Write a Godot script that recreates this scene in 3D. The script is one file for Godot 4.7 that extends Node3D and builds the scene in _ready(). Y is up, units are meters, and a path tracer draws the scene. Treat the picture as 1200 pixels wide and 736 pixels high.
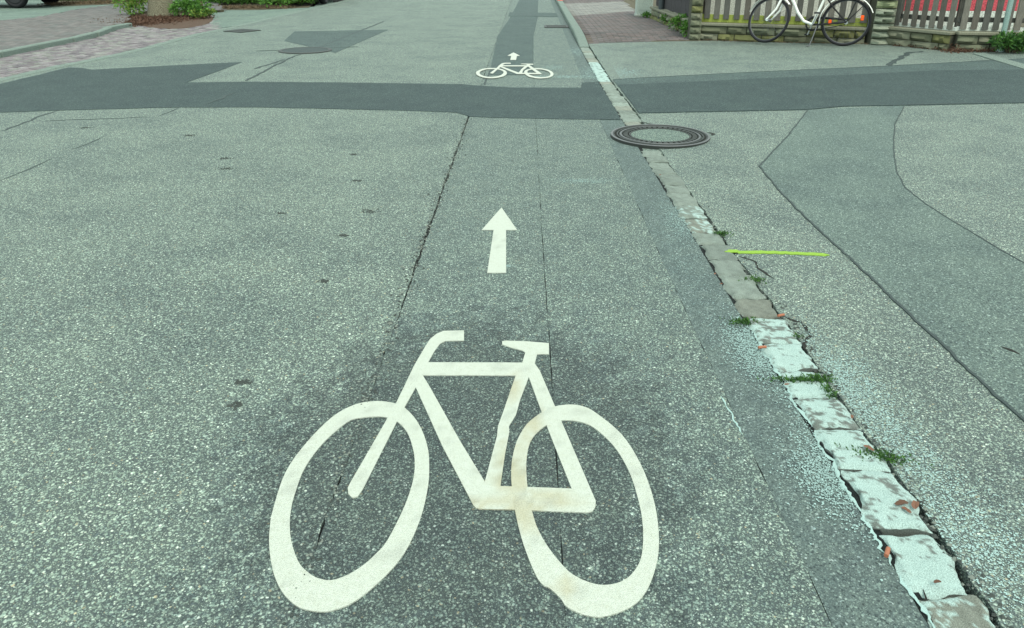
extends Node3D
# A cycle lane painted on a patched asphalt street beside a driveway crossing. Metres, y up, the street runs along -z.

var M := {}
var T := {}
var rng := RandomNumberGenerator.new()
var nz := FastNoiseLite.new()
var taken := {}

# ---------------------------------------------------------------- naming
func numbered(called: String) -> String:
	var n: int = taken.get(called, 0)
	taken[called] = n + 1
	return called if n == 0 else "%s_%03d" % [called, n]

func tag(o: Node, label := "", category := "", group := "", kind := "") -> void:
	if label: o.set_meta("label", label)
	if category: o.set_meta("category", category)
	if group: o.set_meta("group", group)
	if kind: o.set_meta("kind", kind)

func base(called: String, where := Vector3.ZERO, turn := 0.0) -> Node3D:
	var o := Node3D.new()
	o.name = numbered(called)
	o.position = where
	o.rotation.y = turn
	add_child(o)
	return o

func put(called: String, mesh: Mesh, mat: Material, parent: Node = null, where := Vector3.ZERO, turn := Vector3.ZERO) -> MeshInstance3D:
	var o := MeshInstance3D.new()
	o.name = numbered(called) if parent == null else called
	o.mesh = mesh
	o.material_override = mat
	o.position = where
	o.rotation = turn
	if parent == null: add_child(o)
	else: parent.add_child(o, true)
	return o

func new_st() -> SurfaceTool:
	var st := SurfaceTool.new()
	st.begin(Mesh.PRIMITIVE_TRIANGLES)
	return st

# ---------------------------------------------------------------- ground heights
func hr(x: float, z: float) -> float:
	return 0.02 * maxf(0.0, x - 1.07) + 0.075 * smoothstep(-12.9, -14.6, z) * (1.0 - smoothstep(2.6, 4.6, x))

func h0(_x: float, _z: float) -> float:
	return 0.0

# ---------------------------------------------------------------- mesh helpers
func tri(st: SurfaceTool, a: Vector3, b: Vector3, c: Vector3, n: Vector3) -> void:
	if (c - a).cross(b - a).dot(n) < 0.0:
		var t := b
		b = c
		c = t
	st.set_normal(n); st.add_vertex(a)
	st.set_normal(n); st.add_vertex(b)
	st.set_normal(n); st.add_vertex(c)

func quad(st: SurfaceTool, a: Vector3, b: Vector3, c: Vector3, d: Vector3) -> void:
	var n := (c - a).cross(b - a).normalized()
	tri(st, a, b, c, n)
	tri(st, a, c, d, n)

func ctri(st: SurfaceTool, a: Vector3, b: Vector3, c: Vector3, n: Vector3, colf: Callable) -> void:
	if (c - a).cross(b - a).dot(n) < 0.0:
		var t := b
		b = c
		c = t
	for v in [a, b, c]:
		st.set_normal(n)
		st.set_color(colf.call(v.x, v.z))
		st.add_vertex(v)

func pts(a: Array) -> PackedVector2Array:
	var o := PackedVector2Array()
	for i in range(0, a.size(), 2): o.append(Vector2(a[i], a[i + 1]))
	return o

func plain(_x: float, _z: float) -> Color:
	return Color.WHITE

# A sheet with edges: polygons (each may have a hole) cut to cells so that it follows the ground, with walls round the outline.
func sheet(polys: Array, holes: Array, hf: Callable, lift: float, cell: float, skirt: float, colf: Callable) -> ArrayMesh:
	var st := new_st()
	var lo := Vector2(1e9, 1e9)
	var hi := -lo
	for p in polys:
		for v in p:
			lo = lo.min(v)
			hi = hi.max(v)
	var ci := floori(lo.x / cell)
	while ci * cell < hi.x:
		var cj := floori(lo.y / cell)
		while cj * cell < hi.y:
			var q := PackedVector2Array([Vector2(ci, cj) * cell, Vector2(ci + 1, cj) * cell, Vector2(ci + 1, cj + 1) * cell, Vector2(ci, cj + 1) * cell])
			var rest: Array = [q]
			for k in polys.size():
				var next: Array = []
				for r in rest:
					for piece in Geometry2D.intersect_polygons(r, polys[k]):
						var bits: Array = [piece]
						if k < holes.size() and holes[k].size() > 0:
							bits = Geometry2D.clip_polygons(piece, holes[k])
						for b in bits:
							var ix := Geometry2D.triangulate_polygon(b)
							for i in range(0, ix.size(), 3):
								var vs: Array = []
								for j in 3:
									var v: Vector2 = b[ix[i + j]]
									vs.append(Vector3(v.x, hf.call(v.x, v.y) + lift, v.y))
								ctri(st, vs[0], vs[1], vs[2], Vector3.UP, colf)
					if k < polys.size() - 1:
						for c in Geometry2D.clip_polygons(r, polys[k]):
							if k < holes.size() and holes[k].size() > 0 and Geometry2D.is_polygon_clockwise(c): continue
							next.append(c)
						if k < holes.size() and holes[k].size() > 0:
							for c in Geometry2D.intersect_polygons(r, holes[k]): next.append(c)
				if k < polys.size() - 1: rest = next
			cj += 1
		ci += 1
	if skirt > 0.0:
		var rims := polys + holes
		for p in rims:
			for i in p.size():
				var a: Vector2 = p[i]
				var b: Vector2 = p[(i + 1) % p.size()]
				var n2 := (b - a).orthogonal().normalized()
				var ya: float = hf.call(a.x, a.y) + lift - 0.0004
				var yb: float = hf.call(b.x, b.y) + lift - 0.0004
				var n := Vector3(n2.x, 0, n2.y)
				ctri(st, Vector3(a.x, ya, a.y), Vector3(b.x, yb, b.y), Vector3(b.x, yb - skirt, b.y), n, colf)
				ctri(st, Vector3(a.x, ya, a.y), Vector3(b.x, yb - skirt, b.y), Vector3(a.x, ya - skirt, a.y), n, colf)
	return st.commit()

# A polyline broken into short steps with uneven offsets.
func jag(line: PackedVector2Array, step: float, amp: float, sd: int, rough := 9.0) -> PackedVector2Array:
	var out := PackedVector2Array()
	for i in line.size() - 1:
		var a := line[i]
		var b := line[i + 1]
		var n := maxi(1, int(a.distance_to(b) / step))
		var o := (b - a).orthogonal().normalized()
		for k in n:
			var p := a.lerp(b, float(k) / n)
			out.append(p + o * amp * (nz.get_noise_3d(p.x * rough * 10.0, p.y * rough * 10.0, sd * 31.7) * 1.5 + nz.get_noise_3d(p.x * rough * 43.0, p.y * rough * 43.0, sd * 17.1) * 1.0))
	out.append(line[line.size() - 1])
	return out

func reversed(p: PackedVector2Array) -> PackedVector2Array:
	var q := p.duplicate()
	q.reverse()
	return q

# A ribbon of uneven width along a polyline, as one polygon.
func ribbon(line: PackedVector2Array, w: float, step: float, sd: int, wob := 0.35) -> PackedVector2Array:
	var mid := jag(line, step, w * wob * 1.6, sd)
	var l := PackedVector2Array()
	var r := PackedVector2Array()
	for i in mid.size():
		var d := (mid[mini(i + 1, mid.size() - 1)] - mid[maxi(i - 1, 0)]).normalized().orthogonal()
		var ends := clampf(minf(i, mid.size() - 1 - i) / 2.0, 0.12, 1.0)
		l.append(mid[i] + d * w * 0.5 * ends * (1.0 + wob * 2.0 * nz.get_noise_2d(i * 37.0, sd * 91.0)))
		r.append(mid[i] - d * w * 0.5 * ends * (1.0 + wob * 2.0 * nz.get_noise_2d(i * 37.0, sd * 91.0 + 400.0)))
	l.append_array(reversed(r))
	return l

# Follow the line as a strip of quads (for cracks and seams too crooked to cut to cells).
func strip(line: PackedVector2Array, w: float, step: float, sd: int, hf: Callable, lift: float, wob := 0.35) -> ArrayMesh:
	var mid := jag(line, step, w * wob * 1.6, sd)
	var st := new_st()
	var pl := Vector3.ZERO
	var pr := Vector3.ZERO
	for i in mid.size():
		var d := (mid[mini(i + 1, mid.size() - 1)] - mid[maxi(i - 1, 0)]).normalized().orthogonal()
		var ends := clampf(minf(i, mid.size() - 1 - i) / 2.0, 0.1, 1.0)
		var a := mid[i] + d * w * 0.5 * ends * maxf(0.15, 1.0 + wob * 2.0 * nz.get_noise_2d(i * 37.0, sd * 91.0))
		var b := mid[i] - d * w * 0.5 * ends * maxf(0.15, 1.0 + wob * 2.0 * nz.get_noise_2d(i * 37.0, sd * 91.0 + 400.0))
		var l := Vector3(a.x, hf.call(a.x, a.y) + lift, a.y)
		var r := Vector3(b.x, hf.call(b.x, b.y) + lift, b.y)
		if i > 0:
			tri(st, pl, pr, r, Vector3.UP)
			tri(st, pl, r, l, Vector3.UP)
			var dn := Vector3(0, -lift, 0)
			quad(st, pl, l, l + dn, pl + dn)
			quad(st, r, pr, pr + dn, r + dn)
		pl = l
		pr = r
	return st.commit()

# Tube along points; radii one per point.
func tube(points: Array, radii: Array, sides := 8) -> ArrayMesh:
	var st := new_st()
	add_tube(st, points, radii, sides)
	return st.commit()

func add_tube(st: SurfaceTool, points: Array, radii: Array, sides := 8) -> void:
	var rings: Array = []
	var norms: Array = []
	var up := Vector3(0.13, 0.31, 0.94).normalized()
	for i in points.size():
		var d: Vector3 = (points[mini(i + 1, points.size() - 1)] - points[maxi(i - 1, 0)]).normalized()
		var u := up.cross(d).normalized()
		var v := d.cross(u)
		var ring: Array = []
		var nn: Array = []
		for k in sides:
			var a := TAU * k / sides
			var n := u * cos(a) + v * sin(a)
			ring.append(points[i] + n * radii[mini(i, radii.size() - 1)])
			nn.append(n)
		rings.append(ring)
		norms.append(nn)
	for i in points.size() - 1:
		for k in sides:
			var j := (k + 1) % sides
			var q := [[rings[i][k], norms[i][k]], [rings[i][j], norms[i][j]], [rings[i + 1][j], norms[i + 1][j]], [rings[i + 1][k], norms[i + 1][k]]]
			var flip: bool = (q[2][0] - q[0][0]).cross(q[1][0] - q[0][0]).dot(q[0][1]) < 0.0
			for t in [[0, 1, 2], [0, 2, 3]]:
				for s in ([t[0], t[2], t[1]] if flip else t):
					st.set_normal(q[s][1])
					st.add_vertex(q[s][0])
	for e in [0, points.size() - 1]:
		var d: Vector3 = (points[e] - points[1 if e == 0 else e - 1]).normalized()
		for k in sides: tri(st, points[e], rings[e][k], rings[e][(k + 1) % sides], d)

# Lathe round y: profile of [radius, height].
func lathe(profile: Array, sides := 48) -> ArrayMesh:
	var st := new_st()
	for i in profile.size() - 1:
		for k in sides:
			var a := TAU * k / sides
			var b := TAU * (k + 1) / sides
			var p0 := Vector3(cos(a) * profile[i][0], profile[i][1], sin(a) * profile[i][0])
			var p1 := Vector3(cos(b) * profile[i][0], profile[i][1], sin(b) * profile[i][0])
			var p2 := Vector3(cos(b) * profile[i + 1][0], profile[i + 1][1], sin(b) * profile[i + 1][0])
			var p3 := Vector3(cos(a) * profile[i + 1][0], profile[i + 1][1], sin(a) * profile[i + 1][0])
			var mida := (a + b) / 2.0
			var dr: float = profile[i + 1][0] - profile[i][0]
			var dy: float = profile[i + 1][1] - profile[i][1]
			var n := Vector3(cos(mida) * -dy, dr, sin(mida) * -dy).normalized()
			if n.y < -0.001: n = -n
			elif absf(n.y) <= 0.001 and dy > 0.0 and i > 0: n = n
			tri(st, p0, p1, p2, n)
			tri(st, p0, p2, p3, n)
	return st.commit()

# Box with chamfered edges, centred on x and z, standing on y = 0.
func bevel_box(sx: float, sy: float, sz: float, b: float) -> ArrayMesh:
	var st := new_st()
	add_bevel(st, Vector3(0, sy / 2, 0), Vector3(sx, sy, sz), b)
	return st.commit()

func add_bevel(st: SurfaceTool, c: Vector3, s: Vector3, b: float) -> void:
	var h := s / 2.0
	var i := h - Vector3(b, b, b)
	for ax in 3:
		for sg in [-1.0, 1.0]:
			var u := (ax + 1) % 3
			var w := (ax + 2) % 3
			var q: Array = []
			for k in [[-1, -1], [1, -1], [1, 1], [-1, 1]]:
				var v := Vector3.ZERO
				v[ax] = sg * h[ax]
				v[u] = k[0] * i[u]
				v[w] = k[1] * i[w]
				q.append(c + v)
			var n := Vector3.ZERO
			n[ax] = sg
			tri(st, q[0], q[1], q[2], n)
			tri(st, q[0], q[2], q[3], n)
			for k in [-1.0, 1.0]:                       # edges between this face and the one along u
				var e: Array = []
				for t in [-1.0, 1.0]:
					var v1 := Vector3.ZERO
					v1[ax] = sg * h[ax]; v1[u] = k * i[u]; v1[w] = t * i[w]
					var v2 := Vector3.ZERO
					v2[ax] = sg * i[ax]; v2[u] = k * h[u]; v2[w] = t * i[w]
					e.append(c + v1); e.append(c + v2)
				var ne := Vector3.ZERO
				ne[ax] = sg; ne[u] = k
				ne = ne.normalized()
				tri(st, e[0], e[1], e[3], ne)
				tri(st, e[0], e[3], e[2], ne)
	for a in [-1.0, 1.0]:
		for bb in [-1.0, 1.0]:
			for d in [-1.0, 1.0]:
				var sgn := Vector3(a, bb, d)
				tri(st, c + sgn * Vector3(h.x, i.y, i.z), c + sgn * Vector3(i.x, h.y, i.z), c + sgn * Vector3(i.x, i.y, h.z), sgn.normalized())

# ---------------------------------------------------------------- textures
# Stones of several tones set in binder, tileable; returns [colour, relief].
func aggregate(size: int, cell: float, sd: int, binder: Color, tones: Array, spread: float, fill: float) -> Array:
	rng.seed = sd
	var col := PackedByteArray()
	col.resize(size * size * 3)
	var hgt := PackedByteArray()
	hgt.resize(size * size)
	var br := int(binder.r * 255)
	var bg := int(binder.g * 255)
	var bb := int(binder.b * 255)
	for i in size * size:
		var g := (rng.randi() & 31) - 14
		col[i * 3] = clampi(br + g, 0, 255)
		col[i * 3 + 1] = clampi(bg + g, 0, 255)
		col[i * 3 + 2] = clampi(bb + g, 0, 255)
		hgt[i] = 40 + (g >> 1)
	var n := int(size / cell)
	var step := float(size) / n
	for gy in n:
		for gx in n:
			if rng.randf() > fill: continue
			var cx := (gx + rng.randf() * 1.1) * step
			var cy := (gy + rng.randf() * 1.1) * step
			var ra := step * (0.30 + 0.75 * pow(rng.randf(), 3.2))
			var rb := ra * (0.6 + 0.4 * rng.randf())
			var an := rng.randf() * PI
			var ca := cos(an)
			var sa := sin(an)
			var pick := rng.randf()
			var tone: Array = tones[0]
			for t in tones:
				tone = t
				pick -= t[0]
				if pick <= 0.0: break
			var j := 1.0 + (rng.randf() - 0.5) * spread
			var r8 := clampi(int(tone[1] * j), 0, 255)
			var g8 := clampi(int(tone[2] * j), 0, 255)
			var b8 := clampi(int(tone[3] * j), 0, 255)
			var top := 120 + rng.randi() % 110
			var R := int(ceil(ra))
			for y in range(-R, R + 1):
				for x in range(-R, R + 1):
					var u := (x * ca + y * sa) / ra
					var v := (y * ca - x * sa) / rb
					var d := u * u + v * v
					if d < 1.0:
						var hh := int(top * (1.0 - d * 0.55))
						var k := (int(cy + y + size) % size) * size + int(cx + x + size) % size
						if hh > hgt[k]:
							hgt[k] = hh
							col[k * 3] = r8
							col[k * 3 + 1] = g8
							col[k * 3 + 2] = b8
	return [ImageTexture.create_from_image(Image.create_from_data(size, size, false, Image.FORMAT_RGB8, col)), ImageTexture.create_from_image(Image.create_from_data(size, size, false, Image.FORMAT_L8, hgt))]

func noise_tex(size: int, freq: float, sd: int, stops: Array, octaves := 4, kind := FastNoiseLite.TYPE_SIMPLEX_SMOOTH, speckle := 0) -> ImageTexture:
	var n := FastNoiseLite.new()
	n.noise_type = kind
	n.seed = sd
	n.frequency = freq
	n.fractal_octaves = octaves
	n.fractal_gain = 0.6
	var im := n.get_seamless_image(size, size, false, false, 0.2)
	var data := im.get_data()
	var g := Gradient.new()
	g.offsets = PackedFloat32Array(stops.map(func(s): return s[0]))
	g.colors = PackedColorArray(stops.map(func(s): return s[1]))
	var lut := PackedByteArray()
	for i in 256:
		var c := g.sample(i / 255.0)
		lut.append_array([int(c.r * 255), int(c.g * 255), int(c.b * 255)])
	var o := PackedByteArray()
	o.resize(size * size * 3)
	rng.seed = sd
	for i in size * size:
		var k := clampi((data[i] if speckle == 0 else 58 + data[i] * 6 / 10) + ((rng.randi() & 255) * speckle >> 8) - (speckle >> 1), 0, 255) * 3
		o[i * 3] = lut[k]
		o[i * 3 + 1] = lut[k + 1]
		o[i * 3 + 2] = lut[k + 2]
	return ImageTexture.create_from_image(Image.create_from_data(size, size, false, Image.FORMAT_RGB8, o))

func mat(called: String, color: Color, rough := 0.9, tex: Texture2D = null, tile := 1.0, bump: Texture2D = null, bump_cm := 0.0, detail: Texture2D = null, detail_tile := 6.0) -> StandardMaterial3D:
	var m := StandardMaterial3D.new()
	m.resource_name = called
	m.albedo_color = color
	m.roughness = rough
	m.metallic_specular = 0.4
	m.uv1_triplanar = true
	m.uv1_world_triplanar = true
	m.uv1_triplanar_sharpness = 8.0
	m.uv1_scale = Vector3.ONE / tile
	if tex: m.albedo_texture = tex
	if bump:
		m.heightmap_enabled = true
		m.heightmap_texture = bump
		m.heightmap_scale = bump_cm
	if detail:
		m.detail_enabled = true
		m.detail_blend_mode = BaseMaterial3D.BLEND_MODE_MUL
		m.detail_uv_layer = BaseMaterial3D.DETAIL_UV_2
		m.uv2_triplanar = true
		m.uv2_world_triplanar = true
		m.uv2_scale = Vector3.ONE / detail_tile
		m.detail_albedo = detail
	M[called] = m
	return m

func local_mat(called: String, color: Color, rough := 0.9, tex: Texture2D = null, tile := 1.0, bump: Texture2D = null, bump_cm := 0.0) -> StandardMaterial3D:
	var m := mat(called, color, rough, tex, tile, bump, bump_cm)
	m.uv1_world_triplanar = false
	return m

func c8(r: int, g: int, b: int) -> Color:
	return Color8(r, g, b)

func make_materials() -> void:
	var a := aggregate(1536, 4.8, 11, c8(80, 89, 89), [[0.46, 132, 147, 140], [0.26, 158, 172, 163], [0.05, 202, 211, 202], [0.22, 88, 99, 101], [0.03, 168, 160, 138]], 0.30, 0.93)
	var b := aggregate(1024, 4.5, 12, c8(140, 147, 145), [[0.50, 172, 180, 176], [0.20, 200, 207, 200], [0.08, 246, 248, 242], [0.22, 110, 118, 119]], 0.26, 0.85)
	T.coarse = a[0]; T.coarse_h = a[1]; T.fine = b[0]; T.fine_h = b[1]
	T.vary = noise_tex(1024, 0.006, 5, [[0.0, c8(176, 182, 188)], [0.35, c8(228, 231, 233)], [0.55, c8(246, 246, 243)], [1.0, c8(255, 255, 250)]], 6, FastNoiseLite.TYPE_SIMPLEX_SMOOTH, 190)
	T.vary2 = noise_tex(1024, 0.012, 8, [[0.0, c8(184, 190, 196)], [0.4, c8(234, 236, 238)], [0.6, c8(244, 244, 242)], [1.0, c8(255, 255, 248)]], 6, FastNoiseLite.TYPE_SIMPLEX_SMOOTH, 190)
	T.grain = noise_tex(512, 0.05, 21, [[0.0, c8(150, 150, 148)], [0.5, c8(215, 215, 212)], [1.0, c8(255, 255, 252)]], 5)
	T.grain_h = noise_tex(512, 0.05, 22, [[0.0, c8(0, 0, 0)], [1.0, c8(255, 255, 255)]], 5)
	T.paint = noise_tex(1024, 0.03, 33, [[0.0, c8(232, 230, 220)], [0.3, c8(248, 248, 242)], [1.0, c8(255, 255, 252)]], 6)
	T.stain = noise_tex(512, 0.02, 34, [[0.0, c8(110, 92, 60)], [0.5, c8(190, 180, 150)], [1.0, c8(255, 255, 255)]], 5)
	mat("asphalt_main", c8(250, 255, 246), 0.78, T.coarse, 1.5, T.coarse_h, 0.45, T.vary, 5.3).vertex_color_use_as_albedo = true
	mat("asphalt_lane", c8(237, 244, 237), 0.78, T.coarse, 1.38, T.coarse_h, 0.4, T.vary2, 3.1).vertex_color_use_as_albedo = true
	mat("asphalt_right", c8(251, 255, 247), 0.78, T.coarse, 1.44, T.coarse_h, 0.4, T.vary, 4.1)
	mat("asphalt_smooth", c8(158, 174, 168), 0.86, T.fine, 1.1, T.fine_h, 0.25, T.vary, 4.7)
	mat("asphalt_gutter", c8(152, 167, 164), 0.85, T.fine, 1.0, T.fine_h, 0.25, T.vary2, 2.3)
	mat("asphalt_dark", c8(98, 117, 117), 0.85, T.fine, 1.2, T.fine_h, 0.25, T.vary2, 6.7)
	mat("asphalt_far", c8(176, 196, 184), 0.86, T.fine, 1.3, T.fine_h, 0.25, T.vary, 6.1)
	mat("asphalt_mid", c8(124, 142, 140), 0.85, T.fine, 1.2, T.fine_h, 0.25, T.vary2, 6.1)
	mat("bitumen", c8(66, 80, 79), 0.75, T.grain, 0.15, T.grain_h, 0.15)
	mat("joint_fill", c8(62, 70, 70), 0.95, T.coarse, 0.7, T.coarse_h, 0.5)
	mat("chip_dark", c8(78, 86, 83), 0.9, T.grain, 0.05)
	mat("chip_pale", c8(142, 152, 144), 0.9, T.grain, 0.05)
	mat("crack_dirt_groove_shade", c8(44, 46, 42), 1.0, T.grain, 0.1)
	mat("soil", c8(58, 56, 48), 1.0, T.grain, 0.4, T.grain_h, 0.5)
	mat("garden_soil", c8(110, 104, 84), 1.0, T.grain, 0.6, T.grain_h, 0.6, T.vary2, 3.0)
	mat("mulch", c8(104, 84, 70), 1.0, T.grain, 0.3, T.grain_h, 0.6)
	mat("road_paint", c8(184, 189, 180), 0.6, T.paint, 0.9, T.coarse_h, 0.22).vertex_color_use_as_albedo = true
	mat("spray_line", c8(160, 206, 62), 0.6, T.grain, 0.1, T.coarse_h, 0.1)
	var ks := local_mat("kerb_stone", Color.WHITE, 0.85, T.grain, 0.12, T.grain_h, 0.25)
	ks.vertex_color_use_as_albedo = true
	local_mat("granite", c8(176, 190, 180), 0.85, T.fine, 0.4, T.fine_h, 0.15)
	mat("limewash", c8(178, 210, 206), 0.9, T.grain, 0.08)
	local_mat("brick_paver", Color.WHITE, 0.9, T.grain, 0.3, T.grain_h, 0.2).vertex_color_use_as_albedo = true
	local_mat("iron", c8(64, 70, 67), 0.55, T.grain, 0.08, T.grain_h, 0.1).metallic = 0.35
	local_mat("iron_worn", c8(128, 130, 132), 0.5, T.grain, 0.05).metallic = 0.6
	mat("concrete_fill", c8(222, 232, 222), 0.95, T.coarse, 1.2, T.coarse_h, 0.3)
	for k in 4:
		local_mat("wood%d" % k, [c8(140, 140, 130), c8(122, 123, 116), c8(156, 154, 142), c8(130, 126, 116)][k], 0.9, T.wood if T.has("wood") else make_wood(), 0.5, T.wood, 0.15)
	local_mat("coping_wood", c8(168, 170, 146), 0.9, T.wood, 0.5, T.wood, 0.2)
	local_mat("algae_board", c8(196, 212, 104), 0.9, T.wood, 0.5, T.wood, 0.2)
	local_mat("dark_plank", c8(92, 90, 92), 0.9, T.wood, 0.5, T.wood, 0.2)
	for k in 4:
		local_mat("block%d" % k, [c8(150, 158, 132), c8(132, 138, 112), c8(164, 168, 144), c8(146, 150, 100)][k], 0.95, T.grain, 0.25, T.grain_h, 0.8)
	for k in 3:
		local_mat("pillar_block%d" % k, [c8(196, 208, 186), c8(182, 196, 174), c8(196, 210, 166)][k], 0.95, T.grain, 0.25, T.grain_h, 0.8)
	mat("mortar", c8(96, 98, 84), 1.0, T.grain, 0.2, T.grain_h, 0.3)
	mat("render_wall", c8(226, 232, 222), 0.9, T.grain, 0.6)
	mat("red_board", c8(224, 96, 108), 0.7, T.grain, 1.0)
	mat("white_board", c8(232, 240, 232), 0.7, T.grain, 1.0)
	mat("cabinet", c8(196, 212, 202), 0.6, T.grain, 0.7)
	mat("grey_steel", c8(84, 94, 98), 0.5, T.grain, 0.3).metallic = 0.3
	mat("galvanised", c8(168, 198, 192), 0.5, T.grain, 0.3).metallic = 0.3
	local_mat("bark", c8(168, 166, 150), 0.95, T.stain2 if T.has("stain2") else make_bark(), 0.35, T.grain_h, 1.2)
	local_mat("stake", c8(128, 112, 84), 0.9, T.wood, 0.4, T.wood, 0.2)
	local_mat("concrete_post", c8(178, 186, 178), 0.9, T.grain, 0.4, T.grain_h, 0.2)
	for k in 4:
		var lm := local_mat("leaf%d" % k, [c8(64, 104, 40), c8(88, 134, 50), c8(46, 80, 36), c8(112, 134, 56)][k], 0.65)
		lm.backlight = Color(0.25, 0.35, 0.08)
		lm.cull_mode = BaseMaterial3D.CULL_DISABLED
	for k in 3:
		var dm := local_mat("dry_leaf%d" % k, [c8(138, 100, 80), c8(106, 80, 64), c8(126, 110, 86)][k], 0.8, T.grain, 0.05)
		dm.cull_mode = BaseMaterial3D.CULL_DISABLED
	local_mat("butt", c8(184, 120, 92), 0.8, T.grain, 0.02)
	local_mat("rubber", c8(36, 38, 42), 0.75, T.grain, 0.05)
	local_mat("alloy", c8(186, 192, 192), 0.35).metallic = 0.8
	local_mat("rim_grey", c8(92, 96, 98), 0.45).metallic = 0.5
	local_mat("frame_white", c8(232, 236, 228), 0.3).clearcoat_enabled = true
	local_mat("black_plastic", c8(28, 30, 32), 0.5)
	local_mat("saddle_black", c8(34, 32, 32), 0.6)
	local_mat("orange_reflector", c8(255, 96, 30), 0.25)
	var cp := local_mat("car_black", c8(24, 26, 30), 0.3)
	cp.clearcoat_enabled = true
	local_mat("car_glass", c8(40, 46, 50), 0.08)
	local_mat("car_trim", c8(200, 204, 200), 0.35).metallic = 0.5
	local_mat("red_plastic", c8(214, 70, 44), 0.5)

func make_wood() -> ImageTexture:
	var n := FastNoiseLite.new()
	n.seed = 77
	n.frequency = 1.0
	var size := 512
	var o := PackedByteArray()
	o.resize(size * size * 3)
	for y in size:
		for x in size:
			var v := 0.78 + 0.22 * n.get_noise_2d(x * 0.16, y * 0.006) + 0.12 * n.get_noise_2d(x * 0.5, y * 0.03)
			var k := (y * size + x) * 3
			var g := clampi(int(v * 235), 0, 255)
			o[k] = g; o[k + 1] = g; o[k + 2] = g
	T.wood = ImageTexture.create_from_image(Image.create_from_data(size, size, false, Image.FORMAT_RGB8, o))
	return T.wood

func make_bark() -> ImageTexture:
	T.stain2 = noise_tex(512, 0.02, 61, [[0.0, c8(120, 114, 98)], [0.4, c8(176, 172, 158)], [0.6, c8(232, 232, 218)], [1.0, c8(255, 255, 246)]], 4)
	return T.stain2

# ---------------------------------------------------------------- ground and road
const FAR := -70.0

func build_ground() -> void:
	var st := new_st()
	quad(st, Vector3(-300, -0.06, -300), Vector3(300, -0.06, -300), Vector3(300, -0.06, 300), Vector3(-300, -0.06, 300))
	var g := put("ground", st.commit(), M.soil)
	tag(g, "", "", "", "structure")

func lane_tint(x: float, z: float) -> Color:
	# darker asphalt colour under and round the painted symbol, with a broken edge
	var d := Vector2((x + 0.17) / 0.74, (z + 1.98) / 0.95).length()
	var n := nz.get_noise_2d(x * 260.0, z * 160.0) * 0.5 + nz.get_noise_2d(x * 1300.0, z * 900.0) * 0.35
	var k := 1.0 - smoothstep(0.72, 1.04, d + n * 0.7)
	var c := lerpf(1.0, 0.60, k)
	return Color(c, c * 1.01, c * 1.04)

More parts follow.
